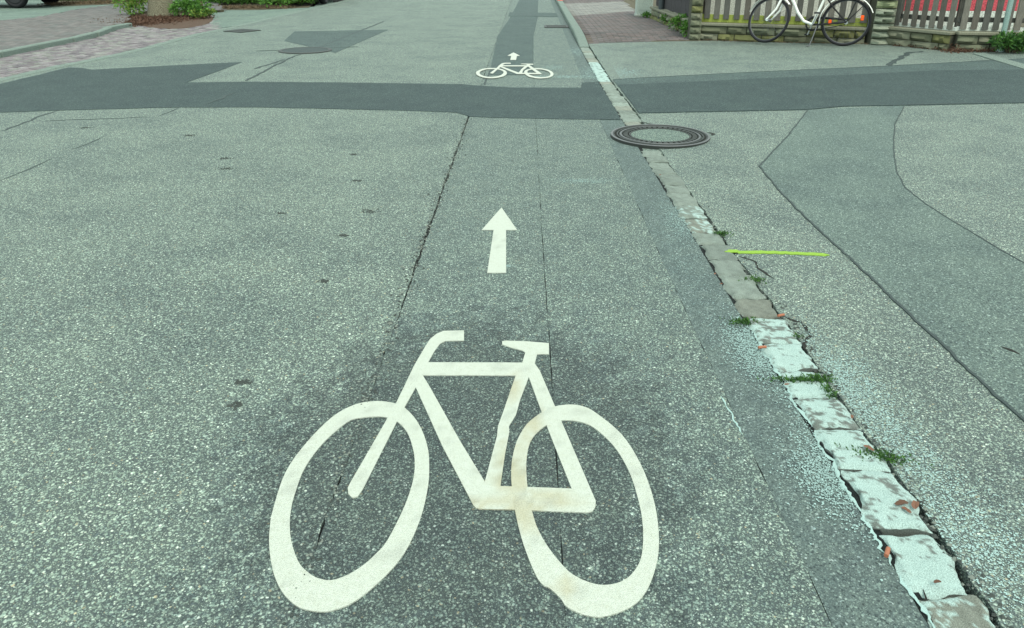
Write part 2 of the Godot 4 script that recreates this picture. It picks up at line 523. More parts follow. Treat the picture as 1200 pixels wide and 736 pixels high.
func build_road() -> void:
	var road := base("road")
	tag(road, "", "", "", "structure")
	var left_edge := pts(GPL_GUTTER_IN)
	var s1 := PackedVector2Array([Vector2(-0.545, 3.0), Vector2(-0.545, -2.6), Vector2(-0.552, -7.0), Vector2(-0.55, FAR)])
	var s1l := PackedVector2Array()
	for v in jag(s1, 0.02, 0.006, 1): s1l.append(v - Vector2(0.0005 + 0.0085 * smoothstep(-2.6, -3.6, v.y) * (1.0 - smoothstep(-7.0, -7.6, v.y)), 0))
	var s1r := jag(s1, 0.025, 0.004, 2)
	for i in s1r.size(): s1r[i].x += 0.0 + 0.004 * smoothstep(-2.4, -3.4, s1r[i].y)
	# carriageway: its left outline runs along the gutter stones
	var main := PackedVector2Array()
	main.append_array(left_edge)
	main.append_array(reversed(s1l))
	put("carriageway", sheet([Geometry2D.intersect_polygons(main, pts([-20.0, 4.0, -1.3, 4.0, -1.3, -80.0, -20.0, -80.0]))[0]], [], h0, 0.0, 2.0, 0.055, plain), M.asphalt_main, road)
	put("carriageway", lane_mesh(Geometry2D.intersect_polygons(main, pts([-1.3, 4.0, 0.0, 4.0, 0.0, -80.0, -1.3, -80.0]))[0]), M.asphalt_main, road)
	var s2 := PackedVector2Array([Vector2(0.098, 3.0), Vector2(0.098, -2.4), Vector2(0.088, -4.0), Vector2(0.082, -7.0), Vector2(0.08, FAR)])
	var a := jag(s2, 0.03, 0.002, 3)
	var b := jag(s2, 0.03, 0.002, 4)
	for i in a.size(): a[i].x -= 0.0012
	for i in b.size(): b[i].x += 0.0008
	var lane1 := s1r.duplicate()
	lane1.append_array(reversed(a))
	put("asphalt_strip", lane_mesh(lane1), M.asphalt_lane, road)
	var s3 := PackedVector2Array([Vector2(0.725, 3.0), Vector2(0.715, -1.5), Vector2(0.69, -3.5), Vector2(0.68, -7.0), Vector2(0.69, -10.5), Vector2(0.735, -20.0), Vector2(0.76, FAR)])
	var c := jag(s3, 0.03, 0.0028, 5)
	var d := jag(s3, 0.03, 0.0028, 6)
	for i in c.size(): c[i].x -= 0.0006
	for i in d.size(): d[i].x += 0.0008
	var lane2 := b.duplicate()
	lane2.append_array(reversed(c))
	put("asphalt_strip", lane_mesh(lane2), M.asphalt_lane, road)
	var ke := PackedVector2Array([Vector2(0.945, 3.0), Vector2(0.94, -1.4), Vector2(0.925, -3.0), Vector2(0.905, -5.0), Vector2(0.885, -7.0), Vector2(0.86, -9.3), Vector2(0.85, -13.0), Vector2(0.87, -16.0), Vector2(0.90, -25.0), Vector2(0.92, FAR)])
	var e := jag(ke, 0.04, 0.003, 7)
	for i in e.size(): e[i].x -= 0.001
	var gut := d.duplicate()
	gut.append_array(reversed(e))
	put("gutter_strip", sheet([gut], [], h0, -0.002, 1.0, 0.05, plain), M.asphalt_gutter, road)
	# old bitumen standing in the joints between the strips
	for j in [[s1, 0.06, -0.007], [s2, 0.04, -0.002], [s3, 0.04, -0.0025], [ke, 0.05, -0.0032]]:
		var jp := PackedVector2Array()
		for v in j[0]: jp.append(v + Vector2(j[1] / 2, 0))
		for v in reversed(j[0]): jp.append(v - Vector2(j[1] / 2, 0))
		put("joint_filler", sheet([jp], [], h0, j[2], 5.0, 0.0, plain), M.joint_fill, road)
	# patches
	for p in ROAD_PATCHES:
		var poly := pts(p[1])
		var closed := poly.duplicate()
		closed.append(poly[0])
		poly = jag(closed, 0.12, 0.006, p[3])
		poly.remove_at(poly.size() - 1)
		put("asphalt_patch", sheet([poly], [], h0, p[2], 1.0, p[2] + 0.01, plain), M[p[0]], road)
	for s in ROAD_SEAMS:
		put("tar_seam", strip(pts(s[0]), s[1], 0.05, s[2], h0, s[3]), M.bitumen, road)

func lane_mesh(poly: PackedVector2Array) -> ArrayMesh:
	# fine cells where the darker tint lies, coarse ones elsewhere
	var near := Geometry2D.intersect_polygons(poly, PackedVector2Array([Vector2(-3, -0.8), Vector2(3, -0.8), Vector2(3, -3.4), Vector2(-3, -3.4)]))[0]
	var rest1 := Geometry2D.intersect_polygons(poly, PackedVector2Array([Vector2(-3, 3), Vector2(3, 3), Vector2(3, -0.8), Vector2(-3, -0.8)]))[0]
	var rest2 := Geometry2D.intersect_polygons(poly, PackedVector2Array([Vector2(-3, -3.4), Vector2(3, -3.4), Vector2(3, FAR), Vector2(-3, FAR)]))[0]
	var st := new_st()
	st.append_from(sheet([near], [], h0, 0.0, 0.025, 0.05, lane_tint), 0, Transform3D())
	st.append_from(sheet([rest1], [], h0, 0.0, 1.0, 0.05, plain), 0, Transform3D())
	st.append_from(sheet([rest2], [], h0, 0.0, 1.0, 0.05, plain), 0, Transform3D())
	return st.commit()

func build_driveway() -> void:
	var dr := base("driveway")
	tag(dr, "", "", "", "structure")
	var edge := PackedVector2Array([Vector2(1.109, 3.0), Vector2(1.111, -1.3), Vector2(1.116, -1.7), Vector2(1.104, -2.2), Vector2(1.102, -3.0), Vector2(1.08, -3.6), Vector2(1.075, -4.2), Vector2(1.06, -5.0), Vector2(1.055, -5.8), Vector2(1.075, -7.3), Vector2(1.05, -8.2), Vector2(1.03, -9.3), Vector2(1.035, -10.5), Vector2(1.04, -13.3)])
	var poly := jag(edge, 0.025, 0.0075, 12)
	poly.append_array(PackedVector2Array([Vector2(3.2, -13.35), Vector2(3.25, -14.4), Vector2(16, -14.4), Vector2(16, 3.0)]))
	put("carriageway", sheet([poly], [], hr, 0.0, 0.5, 0.07, plain), M.asphalt_right, dr)
	for p in RIGHT_PATCHES:
		var cl := pts(p[1])
		cl.append(cl[0])
		cl = jag(cl, 0.1, 0.006, p[3])
		cl.remove_at(cl.size() - 1)
		put("asphalt_patch", sheet([cl], [], hr, p[2], 0.5, p[2] + 0.01, plain), M[p[0]], dr)
	for s in RIGHT_SEAMS:
		put("tar_seam", strip(pts(s[0]), s[1], 0.04, s[2], hr, s[3], 0.3), M.bitumen, dr)
	for s in RIGHT_CRACKS:
		put("crack", strip(pts(s[0]), s[1], 0.02, s[2], hr, s[3], 0.6), M.crack_dirt_groove_shade, dr)
	var es := pts(EDGING)
	put("edging_strip", sheet([es], [], hr, 0.012, 0.5, 0.02, plain), M.granite, dr)

# one worn sett: quad of corners, domed top, chipped rim; paint from 0 to 1
func sett_mesh(w: float, l: float, h: float, n: int, sd: int, tone: Color, paint: float) -> ArrayMesh:
	var st := new_st()
	var g: Array = []
	var cs: Array = []
	for j in n + 1:
		var row: Array = []
		var crow: Array = []
		for i in n + 1:
			var u := float(i) / n
			var v := float(j) / n
			var x := (u - 0.5) * w
			var z := (v - 0.5) * l
			var rim := minf(minf(u, 1.0 - u) * w, minf(v, 1.0 - v) * l)
			var cut := 1.0 - smoothstep(0.0, 0.016, rim)
			var wob := nz.get_noise_3d(x * 220.0, z * 220.0, sd * 13.0)
			x += cut * 0.012 * nz.get_noise_3d(z * 160.0, sd * 7.0, 3.0) * 2.0 - signf(x) * cut * 0.001
			z += cut * 0.009 * nz.get_noise_3d(x * 160.0, sd * 9.0, 8.0) * 2.0
			var y := h - cut * 0.011 + wob * 0.006 + nz.get_noise_3d(x * 700.0, z * 1500.0, sd * 5.0) * 0.004
			row.append(Vector3(x, y, z))
			var k := nz.get_noise_3d(x * 330.0, z * 560.0, sd * 3.0 + 50.0) * 0.8 + nz.get_noise_3d(x * 1100.0, z * 1700.0, sd * 4.0) * 0.45
			var pm := smoothstep(-0.05, 0.12, paint - 0.5 + k * 0.95) if paint > 0.0 else 0.0
			var t := tone * (0.85 + 0.3 * (nz.get_noise_3d(x * 420.0, z * 420.0, sd * 2.0) + 0.4))
			crow.append(t.lerp(Color(0.50, 0.68, 0.64), pm))
		g.append(row)
		cs.append(crow)
	var smooth := func(i: int, j: int) -> Vector3:
		var a: Vector3 = g[j][mini(i + 1, n)] - g[j][maxi(i - 1, 0)]
		var b: Vector3 = g[mini(j + 1, n)][i] - g[maxi(j - 1, 0)][i]
		return b.cross(a).normalized()
	for j in n:
		for i in n:
			for t in [[0, 0, 1, 0, 1, 1], [0, 0, 1, 1, 0, 1]]:
				for k in 3:
					var ii: int = i + t[k * 2]
					var jj: int = j + t[k * 2 + 1]
					st.set_normal(smooth.call(ii, jj))
					st.set_color(cs[jj][ii])
					st.add_vertex(g[jj][ii])
	var rim: Array = []
	for i in n: rim.append([g[0][i], cs[0][i]])
	for j in n: rim.append([g[j][n], cs[j][n]])
	for i in n: rim.append([g[n][n - i], cs[n][n - i]])
	for j in n: rim.append([g[n - j][0], cs[n - j][0]])
	for k in rim.size():
		var p: Vector3 = rim[k][0]
		var q: Vector3 = rim[(k + 1) % rim.size()][0]
		var nn := Vector3(p.x + q.x, 0, p.z + q.z).normalized()
		var dn := Vector3(0, -0.05 - h, 0)
		st.set_color(tone)
		tri(st, p, q, q + dn, nn)
		tri(st, p, q + dn, p + dn, nn)
	return st.commit()

func build_kerb() -> void:
	var kerb := base("kerb")
	tag(kerb, "", "", "", "structure")
	rng.seed = 7
	var z := 0.6
	var i := 0
	while z > -12.7:
		var l := 0.185 + rng.randf() * 0.07
		if z < -4.9: l *= 0.85
		if z < -8.5: l *= 1.2
		var zc := z - l / 2
		z -= l
		i += 1
		if zc < -5.86 and zc > -6.70: continue
		var xl: float = lerpf(0.942, 0.925, clampf(-(zc + 1.4) / 1.6, 0, 1)) if zc > -3.0 else lerpf(0.925, 0.855, clampf(-(zc + 3.0) / 6.3, 0, 1))
		var xr: float = 1.105 if zc > -3.1 else lerpf(1.09, 1.02, clampf(-(zc + 3.1) / 6.0, 0, 1))
		if zc < -6.8 and zc > -8.3: xr += 0.02
		var paint := 0.0
		if zc > -2.86: paint = [0.95, 0.75, 0.85, 0.62, 0.9][i % 5]
		if zc > -1.42: paint = 0.42
		if zc > -2.86 and zc < -2.62: paint = 0.62
		if zc < -3.85 and zc > -4.35: paint = 0.38
		if zc < -9.2 and zc > -11.0: paint = 0.9
		var g := 0.22 + rng.randf() * 0.07
		var tone := Color(g * 1.02, g * 1.24, g * 1.09)
		if rng.randf() < 0.2: tone = Color(g * 1.08, g * 1.20, g * 1.02)
		if zc < -7.5: tone = tone * 1.2
		if paint > 0.5: tone = Color(g * 0.78, g * 0.92, g * 0.84)
		var n := 26 if zc > -3.3 else (12 if zc > -8.0 else 6)
		var s := put("kerb_stone", sett_mesh(xr - xl - 0.012, l - 0.010, 0.004 + rng.randf() * 0.008, n, i, tone, paint), M.kerb_stone, kerb, Vector3((xl + xr) / 2 + (rng.randf() - 0.5) * 0.008, 0, zc), Vector3((rng.randf() - 0.5) * 0.03, (rng.randf() - 0.5) * 0.09, (rng.randf() - 0.5) * 0.04))
	# raised kerb towards the far pavement
	var zz := -12.75
	var k := 0
	while zz > -45.0:
		var rise0 := 0.085 * smoothstep(-12.7, -14.3, zz)
		var rise1 := 0.085 * smoothstep(-12.7, -14.3, zz - 1.0)
		var x0 := 0.93 + 0.0035 * (-12.7 - zz)
		var x1 := x0 + 0.0035
		var st := new_st()
		var A := [Vector3(x0 - 0.07, 0, zz - 0.006), Vector3(x0 + 0.085, 0, zz - 0.006), Vector3(x1 + 0.085, 0, zz - 0.994), Vector3(x1 - 0.07, 0, zz - 0.994)]
		var up := [Vector3(0.018, rise0 + 0.012, 0), Vector3(0, rise0 + 0.014, 0), Vector3(0, rise1 + 0.014, 0), Vector3(0.018, rise1 + 0.012, 0)]
		var lip := [Vector3(0, rise0 - 0.006, 0), Vector3(0, rise0 + 0.0, 0), Vector3(0, rise1 + 0.0, 0), Vector3(0, rise1 - 0.006, 0)]
		var dn := Vector3(0, -0.05, 0)
		quad(st, A[0] + up[0], A[1] + up[1], A[2] + up[2], A[3] + up[3])
		quad(st, A[3] + lip[3], A[0] + lip[0], A[0] + up[0], A[3] + up[3])
		quad(st, A[3] + dn, A[0] + dn, A[0] + lip[0], A[3] + lip[3])
		quad(st, A[0] + dn, A[1] + dn, A[1] + up[1], A[0] + up[0])
		quad(st, A[1] + dn, A[2] + dn, A[2] + up[2], A[1] + up[1])
		quad(st, A[2] + dn, A[3] + dn, A[3] + up[3], A[2] + up[2])
		put("kerb_stone", st.commit(), M.granite, kerb)
		zz -= 1.0
		k += 1
	# white paint run into the joint on the road side
	var line := PackedVector2Array([Vector2(0.944, -1.2), Vector2(0.941, -1.5), Vector2(0.938, -1.8), Vector2(0.934, -2.1), Vector2(0.936, -2.4), Vector2(0.926, -2.8)])
	for q in [[0, 1, 61], [1, 3, 63], [3, 4, 64], [4, 5, 65]]:
		var bit := PackedVector2Array()
		for i2 in range(q[0], q[1] + 1): bit.append(line[i2] + Vector2(0.002 * (q[2] % 3), 0.03 if i2 == q[1] else 0.0))
		put("joint_paint", strip(bit, 0.009, 0.012, q[2], h0, 0.0012, 0.9), M.limewash, kerb)
	line = PackedVector2Array([Vector2(0.69, -2.28), Vector2(0.699, -2.14), Vector2(0.704, -2.05)])
	put("joint_paint", strip(line, 0.005, 0.012, 62, h0, 0.0022, 0.8), M.limewash, kerb)

func speck(st: SurfaceTool, p: Vector3, r: float) -> void:
	var a := rng.randf() * TAU
	var v: Array = []
	for k in 5: v.append(p + Vector3(cos(a + k * TAU / 5) * r * (0.5 + rng.randf()), 0, sin(a + k * TAU / 5) * r * (0.5 + rng.randf())))
	for k in range(1, 4): tri(st, v[0], v[k], v[k + 1], Vector3.UP)

func build_overspray() -> void:
	rng.seed = 99
	var st := new_st()
	# [centre x, z, reach x, reach z, count, size]
	for c in [[0.90, -2.62, 0.10, 0.25, 1500, 0.004], [0.905, -1.85, 0.10, 0.20, 1100, 0.004], [1.16, -2.35, 0.13, 0.40, 1900, 0.004], [1.19, -1.60, 0.16, 0.25, 1300, 0.004], [1.20, -1.95, 0.10, 0.2, 400, 0.004],
		[0.90, -4.15, 0.10, 0.35, 800, 0.004], [0.80, -3.5, 0.10, 0.9, 500, 0.003], [0.84, -9.9, 0.16, 0.6, 900, 0.008], [1.2, -9.9, 0.3, 0.5, 1200, 0.009], [0.78, -12.2, 0.12, 0.5, 500, 0.009],
		[0.40, -4.95, 0.22, 0.06, 260, 0.004], [-0.10, -3.44, 0.03, 0.02, 70, 0.003], [0.92, -2.2, 0.05, 0.3, 300, 0.003], [0.50, -9.6, 0.5, 0.12, 900, 0.008], [0.35, -10.4, 0.16, 0.25, 500, 0.007]]:
		for k in int(c[4] * (3.2 if c[5] < 0.006 else 1.6)):
			var x: float = c[0] + rng.randfn() * c[2] * 0.55
			var z: float = c[1] + rng.randfn() * c[3] * 0.55
			if x > 0.935 and x < 1.115: continue
			if absf(x - 1.02) < 0.14 and z < -8.0: continue
			speck(st, Vector3(x, (hr(x, z) if x > 1.0 else 0.0) + 0.0022 + (0.004 if z < -7.0 and z > -9.4 else 0.0), z), c[5] * 0.55 * (0.3 + pow(rng.randf(), 2.0) * 1.3))
	var o := put("paint_overspray", st.commit(), M.limewash)
	tag(o, "white paint specks sprayed over the asphalt beside the kerb stones", "paint specks", "", "stuff")

func chip(st: SurfaceTool, p: Vector3, r: float) -> void:
	var a := rng.randf() * TAU
	var v: Array = []
	for k in 4: v.append(p + Vector3(cos(a + k * PI / 2), 0.15, sin(a + k * PI / 2)) * r * (0.6 + 0.7 * rng.randf()))
	var t := p + Vector3(0, r * (0.6 + 0.6 * rng.randf()), 0)
	for k in 4: quad_tri(st, v[k], v[(k + 1) % 4], t)

func quad_tri(st: SurfaceTool, a: Vector3, b: Vector3, c: Vector3) -> void:
	var n := (c - a).cross(b - a).normalized()
	tri(st, a, b, c, n if n.y > 0 else -n)

func build_chips() -> void:
	# aggregate broken out along the open joint of the lane and along the driveway edge
	rng.seed = 123
	var dark := new_st()
	var pale := new_st()
	for k in 800:
		var z := -2.2 - 4.8 * rng.randf()
		var x := -0.552 + rng.randfn() * (0.010 if rng.randf() < 0.8 else 0.035)
		chip(dark if rng.randf() < 0.62 else pale, Vector3(x, 0.0 if absf(x + 0.55) > 0.01 else -0.005, z), 0.0035 + 0.005 * rng.randf())
	for k in 160:
		var z := -1.2 - 1.2 * rng.randf()
		chip(dark if rng.randf() < 0.5 else pale, Vector3(-0.546 + rng.randfn() * 0.012, 0.0, z), 0.003 + 0.003 * rng.randf())
	for k in 700:
		var z := -1.1 - 3.6 * rng.randf()
		var x := 1.112 + rng.randfn() * 0.012 + (0.02 if rng.randf() < 0.2 else 0.0)
		if z < -3.1: x -= 0.03
		chip(dark if rng.randf() < 0.7 else pale, Vector3(x, -0.006 if x < 1.115 else 0.0, z), 0.003 + 0.006 * rng.randf())
	for q in ROAD_PITS:
		for k in 46:
			chip(dark, Vector3(q[0] + rng.randfn() * q[2] * 1.2, 0.0, q[1] + rng.randfn() * q[2] * 0.7), 0.003 + 0.004 * rng.randf())
	var o := put("loose_chips", dark.commit(), M.chip_dark)
	tag(o, "dark stone chips broken out along the asphalt joints", "stone chips", "", "stuff")
	o = put("loose_chips", pale.commit(), M.chip_pale)
	tag(o, "pale stone chips lying along the asphalt joints", "stone chips", "", "stuff")

func paint_tint(x: float, z: float) -> Color:
	# brown tyre-worn dirt on the middle of the symbol
	var n := nz.get_noise_2d(x * 500.0, z * 500.0) * 0.6 + nz.get_noise_2d(x * 2200.0, z * 2200.0) * 0.5
	var k := 0.0
	for q in PAINT_STAINS:
		k = maxf(k, 1.0 - Vector2((x - q[0]) / q[2], (z - q[1]) / q[3]).length() + n * 0.55)
	k = clampf(k, 0.0, 1.0)
	var c := Color(0.97, 1.0, 0.985).lerp(Color(0.80, 0.72, 0.55), smoothstep(0.1, 0.9, k) * 0.75)
	var s := nz.get_noise_2d(x * 5200.0 + 90.0, z * 5200.0)
	return c if s < 0.42 else c * 0.86

func build_markings() -> void:
	var polys: Array = []
	for p in SYMBOL: polys.append(smooth_outline(pts(p[0]), p[1]))
	var holes: Array = []
	for p in SYMBOL_HOLES: holes.append(smooth_outline(pts(p), true))
	var near := put("bicycle_marking", sheet(polys, holes, h0, 0.0032, 0.035, 0.003, paint_tint), M.road_paint)
	tag(near, "large white bicycle symbol painted on the lane in the foreground", "road marking", "bicycle symbols")
	var fp: Array = []
	var fh: Array = []
	var tr := func(v: Vector2) -> Vector2: return Vector2(lerpf(-0.665, 0.335, (v.x - SYM_BOX[0]) / (SYM_BOX[2] - SYM_BOX[0])), lerpf(-10.80, -9.40, (v.y - SYM_BOX[1]) / (SYM_BOX[3] - SYM_BOX[1])))
	for p in polys:
		var o := PackedVector2Array()
		for v in p: o.append(tr.call(v))
		fp.append(o)
	for p in holes:
		var o := PackedVector2Array()
		for v in p: o.append(tr.call(v))
		fh.append(o)
	var far := put("bicycle_marking", sheet(fp, fh, h0, 0.0115, 0.08, 0.004, plain), M.road_paint)
	tag(far, "small white bicycle symbol painted beyond the dark asphalt band", "road marking", "bicycle symbols")
	var ar := put("arrow_marking", sheet([pts(ARROW)], [], h0, 0.0032, 0.05, 0.003, paint_tint), M.road_paint)
	tag(ar, "white straight arrow painted above the large bicycle symbol", "road marking", "lane arrows")
	var ar2 := put("arrow_marking", sheet([pts(ARROW_FAR)], [], h0, 0.0115, 0.2, 0.004, plain), M.road_paint)
	tag(ar2, "small far white arrow painted above the distant bicycle symbol", "road marking", "lane arrows")
	var g := put("survey_line", strip(pts(SPRAY), 0.036, 0.012, 71, func(x, z): return maxf(hr(x, z), 0.008 if x < 1.1 else 0.0), 0.0035, 0.10), M.spray_line)
	tag(g, "bright yellow green sprayed line across the kerb and driveway asphalt", "spray mark")

func smooth_outline(p: PackedVector2Array, closed_curve: bool) -> PackedVector2Array:
	if not closed_curve: return p
	var o := PackedVector2Array()
	var n := p.size()
	for i in n:
		for k in 4:
			o.append(p[i].cubic_interpolate(p[(i + 1) % n], p[(i - 1 + n) % n], p[(i + 2) % n], k / 4.0))
	return o

func build_manhole() -> void:
	var x := 1.125
	var z := -6.28
	var m := base("manhole_cover", Vector3(x, 0.006, z))
	tag(m, "round cast iron manhole cover with grey concrete centre set in the kerb line", "manhole cover")
	put("surround", lathe([[0.56, -0.03], [0.55, -0.013], [0.0, -0.012]], 40), M.asphalt_right, m)
	put("frame", lathe([[0.415, -0.02], [0.413, 0.012], [0.405, 0.016], [0.385, 0.016], [0.380, 0.006], [0.366, 0.006], [0.364, 0.016], [0.352, 0.016], [0.350, -0.006]], 72), M.iron, m)
	put("worn_rim", lathe([[0.4125, 0.0135], [0.411, 0.0172], [0.397, 0.0172], [0.396, 0.0135]], 72), M.iron_worn, m)
	put("cover", lathe([[0.345, -0.006], [0.343, 0.014], [0.330, 0.016], [0.318, 0.016], [0.315, 0.004], [0.262, 0.004], [0.260, 0.014], [0.246, 0.014], [0.244, 0.004]], 72), M.iron, m)
	put("worn_rim", lathe([[0.335, 0.0155], [0.333, 0.0175], [0.325, 0.0175], [0.324, 0.0155]], 72), M.iron_worn, m)
	put("concrete_centre", lathe([[0.2445, 0.0], [0.243, 0.011], [0.12, 0.013], [0.0, 0.0135]], 48), M.concrete_fill, m)
	for q in [[0.379, 0.367, 0.0068], [0.314, 0.263, 0.0048], [0.3505, 0.3445, -0.003]]: put("groove_shade_ring", lathe([[q[0], q[2]], [q[1], q[2]]], 72), M.crack_dirt_groove_shade, m)  # dark rings put shade into the grooves so they look deeper
	var lug := bevel_box(0.030, 0.012, 0.040, 0.003)
	for k in 40:
		var a := TAU * k / 40.0
		put("lug", lug, M.iron, m, Vector3(cos(a) * 0.289, 0.004, sin(a) * 0.289), Vector3(0, PI / 2 - a, 0))

func build_small_covers() -> void:
	var a := base("manhole_cover", Vector3(COVER_FAR_X, 0.006, COVER_FAR_Z))
	tag(a, "dark round manhole cover in the far left of the road", "manhole cover")
	put("frame", lathe([[0.42, -0.005], [0.415, 0.008], [0.36, 0.010], [0.355, 0.002]], 40), M.iron, a)
	put("cover", lathe([[0.352, 0.002], [0.35, 0.008], [0.0, 0.009]], 40), M.bitumen, a)
	for g in GULLIES:
		var d := base("gully_grate", Vector3(g[0], 0.006, g[1]), g[2])
		tag(d, g[3], "drain")
		var st := new_st()
		for s in [-1.0, 1.0]:
			add_bevel(st, Vector3(s * 0.23, 0.0, 0), Vector3(0.05, 0.02, 0.5), 0.004)
			add_bevel(st, Vector3(0, 0.0, s * 0.23), Vector3(0.41, 0.02, 0.05), 0.004)
		put("frame", st.commit(), M.iron, d)
		var bar := bevel_box(0.40, 0.014, 0.028, 0.003)
		for k in 8: put("bar", bar, M.iron, d, Vector3(0, -0.006, -0.18 + k * 0.0515))

# ---------------------------------------------------------------- pavements of small stones
func inside(p: Vector2, poly: PackedVector2Array) -> bool:
	return Geometry2D.is_point_in_polygon(p, poly)

func pavers(poly: PackedVector2Array, hf: Callable, lift: float, l: float, w: float, gap: float, turn: float, tones: Array, sd: int, rough := 0.002) -> ArrayMesh:
	rng.seed = sd
	var st := new_st()
	var lo := Vector2(1e9, 1e9)
	var hi := -lo
	var rot := Transform2D(turn, Vector2.ZERO)
	for v in poly:
		var q := rot.affine_inverse() * v
		lo = lo.min(q)
		hi = hi.max(q)
	var row := 0
	var y := lo.y
	while y < hi.y:
		var x := lo.x + (row % 2) * l * 0.5
		while x < hi.x:
			var c := rot * Vector2(x, y)
			if inside(c, poly):
				var t: Color = tones[rng.randi() % tones.size()] * (0.82 + 0.36 * rng.randf())
				var hh: float = hf.call(c.x, c.y) + lift + (rng.randf() - 0.5) * rough
				var a := (l - gap) / 2
				var b := (w - gap) / 2
				var tp: Array = []
				var bt: Array = []
				for k in [[-1, -1], [1, -1], [1, 1], [-1, 1]]:
					var q1 := rot * Vector2(x + k[0] * (a - 0.006), y + k[1] * (b - 0.006))
					var q2 := rot * Vector2(x + k[0] * a, y + k[1] * b)
					tp.append(Vector3(q1.x, hh, q1.y))
					bt.append(Vector3(q2.x, hh - 0.012, q2.y))
				st.set_color(t)
				tri(st, tp[0], tp[1], tp[2], Vector3.UP)
				tri(st, tp[0], tp[2], tp[3], Vector3.UP)
				for k in 4:
					st.set_color(t)
					quad(st, bt[k], bt[(k + 1) % 4], tp[(k + 1) % 4], tp[k])
			x += l
		y += w
		row += 1
	return st.commit()

func build_pavements() -> void:
	var rp := base("right_pavement")
	tag(rp, "", "", "", "structure")
	var red := [Color(0.185, 0.165, 0.165), Color(0.165, 0.158, 0.158), Color(0.205, 0.175, 0.172)]
	var pale := [Color(0.30, 0.31, 0.29), Color(0.34, 0.34, 0.32), Color(0.28, 0.29, 0.28)]
	put("bed", sheet([pts(RP_ALL)], [], hr, -0.004, 1.0, 0.06, plain), M.garden_soil, rp)
	for q in [[RP_RED, red, 3], [RP_PALE, pale, 4], [RP_RED2, red, 5]]:
		var o := put("paving_bricks", pavers(pts(q[0]), hr, 0.006, 0.2, 0.1, 0.008, 0.0, q[1], q[2]), M.brick_paver, rp)
		tag(o, "", "", "", "stuff")
	var lp := base("left_pavement")
	tag(lp, "", "", "", "structure")
	var hl := func(_x, _z): return 0.07
	put("bed", sheet([pts(LP_WALK)], [], hl, -0.006, 2.0, 0.14, plain), M.garden_soil, lp)
	put("bed", sheet([pts(LP_BAY)], [], h0, -0.012, 2.0, 0.05, plain), M.garden_soil, lp)
	put("forecourt", sheet([pts(LP_FORE)], [], hl, 0.002, 2.0, 0.14, plain), M.asphalt_far, lp)
	put("asphalt_patch", sheet([pts(LP_TREE_ASPHALT)], [], h0, 0.004, 2.0, 0.05, plain), M.asphalt_far, lp)
	var walk := put("paving_bricks", pavers(pts(LP_WALK), hl, 0.004, 0.2, 0.1, 0.006, 0.45, [Color(0.19, 0.195, 0.19), Color(0.225, 0.215, 0.21), Color(0.21, 0.20, 0.195)], 6), M.brick_paver, lp)
	tag(walk, "", "", "", "stuff")
	var bay := put("cobbles", pavers(pts(LP_BAY), h0, 0.004, 0.12, 0.11, 0.012, 0.45, [Color(0.27, 0.245, 0.26), Color(0.33, 0.31, 0.32), Color(0.22, 0.205, 0.22), Color(0.31, 0.32, 0.30)], 9, 0.01), M.brick_paver, lp)
	tag(bay, "", "", "", "stuff")
	# rows of edging: gutter setts along the road, a low kerb behind the bay
	rng.seed = 15
	var lk := base("left_kerb")
	tag(lk, "", "", "", "structure")
	var sett := [bevel_box(0.17, 0.06, 0.27, 0.012), bevel_box(0.17, 0.063, 0.25, 0.014), bevel_box(0.165, 0.057, 0.26, 0.012)]
	var g := pts(GPL_GUTTER_ROW)
	along(g, 0.28, func(p: Vector2, a: float): put("gutter_stone", sett[rng.randi() % 3], M.granite, lk, Vector3(p.x, -0.052 + rng.randf() * 0.006, p.y), Vector3(0, a, 0)))
	var ks := bevel_box(0.13, 0.14, 0.985, 0.015)
	along(pts(LP_KERB), 1.0, func(p: Vector2, a: float): put("kerb_stone", ks, M.granite, lk, Vector3(p.x, -0.055, p.y), Vector3(0, a, 0)))

func along(line: PackedVector2Array, step: float, f: Callable) -> void:
	var left := step / 2
	for i in line.size() - 1:
		var d := line[i + 1] - line[i]
		var n := d.length()
		var t := left
		while t < n:
			f.call(line[i] + d * t / n, atan2(d.x, d.y))
			t += step
		left = t - n

# ---------------------------------------------------------------- fence and walls
func rock_face(sd: int) -> ArrayMesh:
	# unit block, front face towards +z, rough
	var st := new_st()
	var nx := 4
	var ny := 3
	var g: Array = []
	for j in ny + 1:
		var row: Array = []
		for i in nx + 1:
			var u := float(i) / nx - 0.5
			var v := float(j) / ny
			var edge := i == 0 or i == nx or j == 0 or j == ny
			row.append(Vector3(u, v, 0.5 + (0.0 if edge else 0.10 + 0.22 * (nz.get_noise_3d(i * 90.0, j * 90.0, sd * 50.0) + 0.4))))
		g.append(row)
	for j in ny:
		for i in nx: quad(st, g[j + 1][i], g[j + 1][i + 1], g[j][i + 1], g[j][i])
	var A := [Vector3(-0.5, 0, 0.5), Vector3(0.5, 0, 0.5), Vector3(0.5, 1, 0.5), Vector3(-0.5, 1, 0.5), Vector3(-0.5, 0, -0.5), Vector3(0.5, 0, -0.5), Vector3(0.5, 1, -0.5), Vector3(-0.5, 1, -0.5)]
	for f in [[3, 7, 6, 2], [0, 3, 7, 4], [1, 2, 6, 5], [5, 6, 7, 4]]:
		var n: Vector3 = ((A[f[0]] + A[f[2]]) / 2 - Vector3(0, 0.5, 0)).normalized()
		tri(st, A[f[0]], A[f[1]], A[f[2]], n)
		tri(st, A[f[0]], A[f[2]], A[f[3]], n)
	return st.commit()

